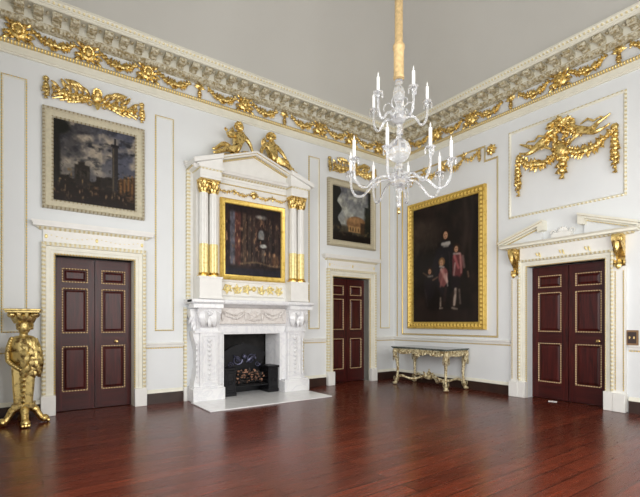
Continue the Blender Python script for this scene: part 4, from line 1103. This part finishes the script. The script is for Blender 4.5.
P_ = [wrap(-1.15+.0*k, 1.22-.034*k, .012) for k in range(10)]+[wrap(-1.15+.16*(k+1), .915-.022*(k+1), .012) for k in range(8)]
mb.tube(P_, [.030]*len(P_), 8)
for k, q in enumerate(P_): mb.ell(q+Vector((0, -.012, 0)), .027, 8, 5)
mb.build('beaded_scroll', 'gilt_old', r)
mb = MB(); mb.prism([(-.10, .30), (.10, .30), (.125, .60), (.135, .84), (-.135, .84), (-.125, .60)], -.10, .10)
for k in range(6): mb.leaf((0, -.10, .78-.075*k), -PI/2, .10, .10-.008*k, .2, .04, n=5)
for x in (-.10, .10): mb.tube([(x*1.25, -.10, .80), (x*1.15, -.10, .55), (x, -.10, .31)], .012, 6)
mb.box(-.135, .135, -.13, .13, .24, .31, .008); mb.build('term_shaft', 'gilt_old', r)
for k in range(4):
    a = k*PI/2+.15; d = Vector((math.cos(a), math.sin(a), 0)); mb = MB()
    pts = [d*q_+Vector((0, 0, z)) for q_, z in ((.06, .24), (.10, .235), (.14, .20), (.17, .14), (.20, .085), (.235, .06), (.265, .058))]
    mb.tube(pts, [.05, .055, .052, .045, .045, .055, .045], 10)
    mb.ell(d*.245+Vector((0, 0, .058)), (.062, .062, .058), 10, 7)
    for j in range(3):
        s_ = d.cross(Vector((0, 0, 1)))*(j-1)*.035; mb.ell(d*.29+s_+Vector((0, 0, .03)), (.026, .026, .03), 7, 5)
    mb.build('foot', 'gilt_pale' if False else 'gilt', r)

# ------------------------------------------------------------------ console table
r = thing('console_table', 'parcel-gilt carved console table with dark marble top beneath the tall portrait', 'table', (1.50, -.42, 0), wall='B')
TW, TD = .76, .37
mb = MB(); n = 40                                            # serpentine-edged slab
pts = []
def edge(t): return .018*math.cos(t*PI*3)
for i in range(n+1): x = -TW-.02+(2*TW+.04)*i/n; pts.append((x, -TD-.02-.02*math.cos(2*PI*(i/n)*1.0)*1.0))
pts += [(TW+.02, TD), (-TW-.02, TD)]
for z0, z1, o in ((.845, .862, .97), (.862, .885, 1.0)):
    v = [(x*o, y*o, z0) for x, y in pts]+[(x*o, y*o, z1) for x, y in pts]; m_ = len(pts)
    mb.add(v, [tuple(range(m_))[::-1], tuple(range(m_, 2*m_))]+[(i, (i+1) % m_, (i+1) % m_+m_, i+m_) for i in range(m_)])
mb.build('marble_top', 'marble_dark', r)
mb = MB()
def apron(fn, L, off):
    N_ = 48; top = []; bot = []
    for i in range(N_+1):
        t = i/N_; z = .845-(.085+.045*abs(math.sin(t*PI*off))+.03*math.cos(t*4*PI)*0)
        top.append((t, .846)); bot.append((t, z))
    vs = []
    for t, z in bot: a_ = fn(t, 0); b_ = fn(t, 1); vs += [(*a_, z), (*b_, z), (*b_, .846), (*a_, .846)]
    mb.add(vs, [(i*4+j, i*4+(j+1) % 4, (i+1)*4+(j+1) % 4, (i+1)*4+j) for i in range(N_) for j in range(4)])
apron(lambda t, k: (-TW+.04+(2*TW-.08)*t, -TD+.02+.03*k), 0, 3)
apron(lambda t, k: (-TW+.02+.03*k, -TD+.04+(2*TD-.08)*t), 0, 1)
apron(lambda t, k: (TW-.02-.03*k, -TD+.04+(2*TD-.08)*t), 0, 1)
for i in range(13):
    x = -TW+.10+(2*TW-.2)*i/12; q = 1 if i % 2 else -1
    spiral(mb, x, .79, .035, 0, 1.2, .010, -TD+.01, q); mb.leaf((x, -TD+.015, .80), -PI/2+.4*q, .09, .05, .2, .025, n=4)
for s_ in (-1, 1):
    for i in range(5):
        t = MB(); spiral(t, -.28+.14*i, .79, .035, 0, 1.2, .010, 0, 1); t.leaf((-.28+.14*i, 0, .80), -PI/2, .09, .05, .2, .025, n=4)
        mb.add([(s_*(TW-.01-v[1]*1), v[0], v[2]) for v in t.v], t.f)
for k in range(7): mb.leaf((0, -TD-.0, .80), PI+PI*k/6, .13, .06, .3, .03)
mb.ell((0, -TD-.01, .80), (.06, .04, .05), 10, 7)
mb.build('apron', 'parcel', r)
for sx_ in (-1, 1):
    for sy_ in (-1, 1):
        mb = MB(); x, y = sx_*(TW-.07), sy_*(TD-.07)
        pl = [(.06, .83), (.075, .76), (.05, .66), (.0, .54), (-.02, .40), (-.01, .25), (.01, .14), (.035, .07), (.05, .035)]
        d = Vector((sx_, sy_, 0)).normalized()
        mb.tube([Vector((x, y, z))+d*q_*.8 for q_, z in pl], [.045, .05, .046, .036, .03, .027, .028, .038, .034], 10)
        for q_ in (.80, .74): mb.ell(Vector((x, y, q_))+d*.055, (.052, .052, .05), 9, 6)
        for k in range(4):
            t = MB(); t.leaf((0, 0, 0), -PI/2, .2, .07, .1, .02, n=5); a_ = k*PI/2+PI/4
            mb.add([Matrix.Rotation(a_, 3, 'Z')@(Vector(v)+Vector((0, -.035, 0)))+Vector((x, y, .75))+d*.03 for v in t.v], t.f)
            t = MB(); t.leaf((0, 0, 0), PI/2, .12, .06, .1, .02, n=5)
            mb.add([Matrix.Rotation(a_, 3, 'Z')@(Vector(v)+Vector((0, -.03, 0)))+Vector((x, y, .07))+d*.02 for v in t.v], t.f)
        mb.ell(Vector((x, y, .035))+d*.05, (.055, .055, .035), 10, 6)
        mb.build('leg', 'parcel', r)
mb = MB()
for sx_ in (-1, 1):
    for sy_ in (-1, 1):
        P0 = Vector((sx_*(TW-.08), sy_*(TD-.08), .17)); pts = []
        for i in range(13):
            t = i/12; q = P0.lerp(Vector((0, 0, .20)), t); q.y += sy_*.05*math.sin(t*2*PI); q.z += .035*math.sin(t*3*PI); pts.append(q)
        mb.tube(pts, [.022+.010*abs(math.sin(i*.8)) for i in range(13)], 8)
for s_ in (-1, 1): spiral(mb, s_*.10, .23, .06, 0, 1.3, .016, 0, s_); mb.leaf((s_*.05, 0, .2), PI/2-s_*.6, .16, .07, .2, .03)
mb.lathe([(.06, .17), (.07, .20), (.03, .23), (.05, .27), (.06, .30), (.03, .335), (.012, .37), (.02, .385), (.005, .40)], (0, 0, 0), 14)
mb.build('stretcher', 'parcel', r)

# ------------------------------------------------------------------ chandelier
CHX, CHY = -4.15, -4.15
r = thing('chandelier', 'two-tier clear glass chandelier with white candles hanging from a gilt rod', 'chandelier', (CHX, CHY, 2.78), 0)
Z0 = 2.78
def zz(prof): return [(q, z-Z0) for q, z in prof]
mb = MB(); mb.lathe(zz([(.065, 4.45), (.068, 4.47), (.062, 4.50), (.062, 4.80), (.072, 4.82), (.072, 4.86), (.05, 4.90), (.046, 8.25), (.14, 8.27), (.15, 8.298)]), (0, 0, 0), 24); mb.build('rod_cover', 'dusty', r)
mb = MB()
mb.lathe(zz([(.02, 4.45), (.05, 4.43), (.05, 4.40), (.025, 4.37), (.06, 4.33), (.075, 4.27), (.07, 4.20), (.03, 4.15), (.035, 4.12), (.07, 4.07), (.075, 4.03), (.03, 4.0), (.02, 3.99)]), (0, 0, 0), 20)
mb.build('upper_baluster', 'glass', r)
mb = MB(); mb.lathe(zz([(.04, 3.90), (.08, 3.93), (.095, 3.98), (.085, 3.99), (.03, 3.985)]), (0, 0, 0), 20); mb.build('upper_bowl', 'glass', r)
mb = MB(); mb.lathe(zz([(.02, 3.895), (.032, 3.87), (.018, 3.84), (.03, 3.80), (.03, 3.78), (.02, 3.76), (.035, 3.735), (.035, 3.72), (.02, 3.71)]), (0, 0, 0), 16); mb.build('middle_stem', 'glass', r)
mb = MB(); mb.ell((0, 0, 3.565-Z0), (.145, .145, .145), 28, 18); mb.build('globe', 'glass', r)
mb = MB(); mb.lathe(zz([(.02, 3.42), (.05, 3.39), (.06, 3.36), (.025, 3.33), (.05, 3.31), (.05, 3.29)]), (0, 0, 0), 16); mb.build('lower_stem', 'glass', r)
mb = MB(); mb.lathe(zz([(.03, 3.12), (.09, 3.15), (.125, 3.20), (.12, 3.26), (.10, 3.285), (.03, 3.285)]), (0, 0, 0), 24); mb.build('lower_bowl', 'glass', r)
mb = MB(); mb.lathe(zz([(.02, 3.115), (.045, 3.09), (.045, 3.07), (.02, 3.04), (.035, 3.01), (.028, 2.97), (.015, 2.95), (.03, 2.92), (.024, 2.88), (.012, 2.86)]), (0, 0, 0), 16); mb.build('pendant_stem', 'glass', r)
mb = MB(); mb.lathe(zz([(.005, 2.78), (.018, 2.795), (.022, 2.815), (.012, 2.84), (.012, 2.86)]), (0, 0, 0), 12); mb.build('finial', 'brass', r)
def make_arm(rad, zh, zp, dip, cand):
    mb = MB(); pts = []
    for i in range(19):
        t = i/18
        x = .07+(rad-.07)*math.sin(PI/2*min(1, t*1.12))**.85; z = zh+(zp-.05-zh)*(t**3)-dip*math.sin(PI*t)**1.3+.07*math.sin(PI*t*2.5)*(1 if t < .4 else 0)
        pts.append((x, 0, z-Z0))
    pts[-1] = (rad, 0, zp-.05-Z0)
    mb.tube(pts, .0155, 8)
    mb.tube([(rad, 0, zp-.055-Z0), (rad, 0, zp-.03-Z0), (rad, 0, zp-Z0), (rad, 0, zp+.02-Z0)], [.016, .025, .014, .022], 10)
    arm = mb.build('arm', 'glass', r)
    p = MB(); p.lathe([(.012, zp-Z0-.012), (.045, zp-Z0-.008), (.062, zp-Z0+.010), (.058, zp-Z0+.014), (.04, zp-Z0-.001), (.02, zp-Z0-.003)], (rad, 0, 0), 18); p.build('drip_pan', 'glass', arm)
    c = MB(); c.lathe([(.019, zp+.02-Z0), (.019, zp+.02+cand-Z0), (.006, zp+.028+cand-Z0)], (rad, 0, 0), 12); c.build('candle', 'candle', arm)
    w_ = MB(); w_.lathe([(.004, zp+.03+cand-Z0), (.009, zp+.045+cand-Z0), (.007, zp+.06+cand-Z0), (.001, zp+.085+cand-Z0)], (rad, 0, 0), 8); w_.build('candle_tip', 'candle', arm)
    for k in range(3):
        d = MB(); a_ = 2*PI*k/3; q = (rad+.055*math.cos(a_), .055*math.sin(a_)); d.tube([(*q, zp-.0-Z0), (*q, zp-.03-Z0), (*q, zp-.055-Z0), (*q, zp-.075-Z0)], [.003, .009, .011, .002], 6)
        d.build('crystal_drop', 'glass', arm)
    return arm
# angle 0 of the local x axis; view direction towards the camera is (-.584,-.8115)
va = math.atan2(-.8115, -.5843)
def put(arm, phi): arm.rotation_euler = (0, 0, va+math.radians(phi))
low = make_arm(.62, 3.21, 3.37, .17, .20)
arms = [low]+[copy_tree(low, r) for k in range(7)]
for k, a_ in enumerate(arms): put(a_, 23+45*k)
up = make_arm(.35, 3.96, 4.165, .09, .17)
arms = [up]+[copy_tree(up, r) for k in range(4)]
for k, a_ in enumerate(arms): put(a_, 18+72*k)
g = MB()                                                     # small glass curls around the bowls
for k in range(6):
    a_ = 2*PI*k/6+.3; d = Vector((math.cos(a_), math.sin(a_), 0))
    g.tube([d*q_+Vector((0, 0, z-Z0)) for q_, z in ((.06, 4.10), (.12, 4.16), (.17, 4.14), (.19, 4.08), (.17, 4.05))], [.008, .008, .007, .006, .004], 6)
g.build('glass_curls', 'glass', r)

# ------------------------------------------------------------------ small things
g = MB(); g.box(-.085, .085, -.02, 0, -.12, .12, .004); g.mi = 1; g.box(-.06, .06, -.024, -.019, -.09, .09)
for q in (-.03, .03): g.mi = 2; g.box(q-.012, q+.012, -.032, -.023, -.02, .02, .003)
o = g.build('switch_plate', ['bronze', 'skirt', 'brass']); o.matrix_world = WM['B']@Matrix.Translation((5.245, -.001, 1.20))
tag(o, 'brown and brass switch plate on the wall right of the right door', 'switch')
g = MB(); g.box(-.07, .07, -.05, .05, 0, .006); o = g.build('paper_slip', 'paper'); o.matrix_world = Matrix.Translation((-.03, -4.02, .0))@Matrix.Rotation(-1.2, 4, 'Z')
tag(o, 'small white paper slip on the floor at the foot of the right door', 'paper')
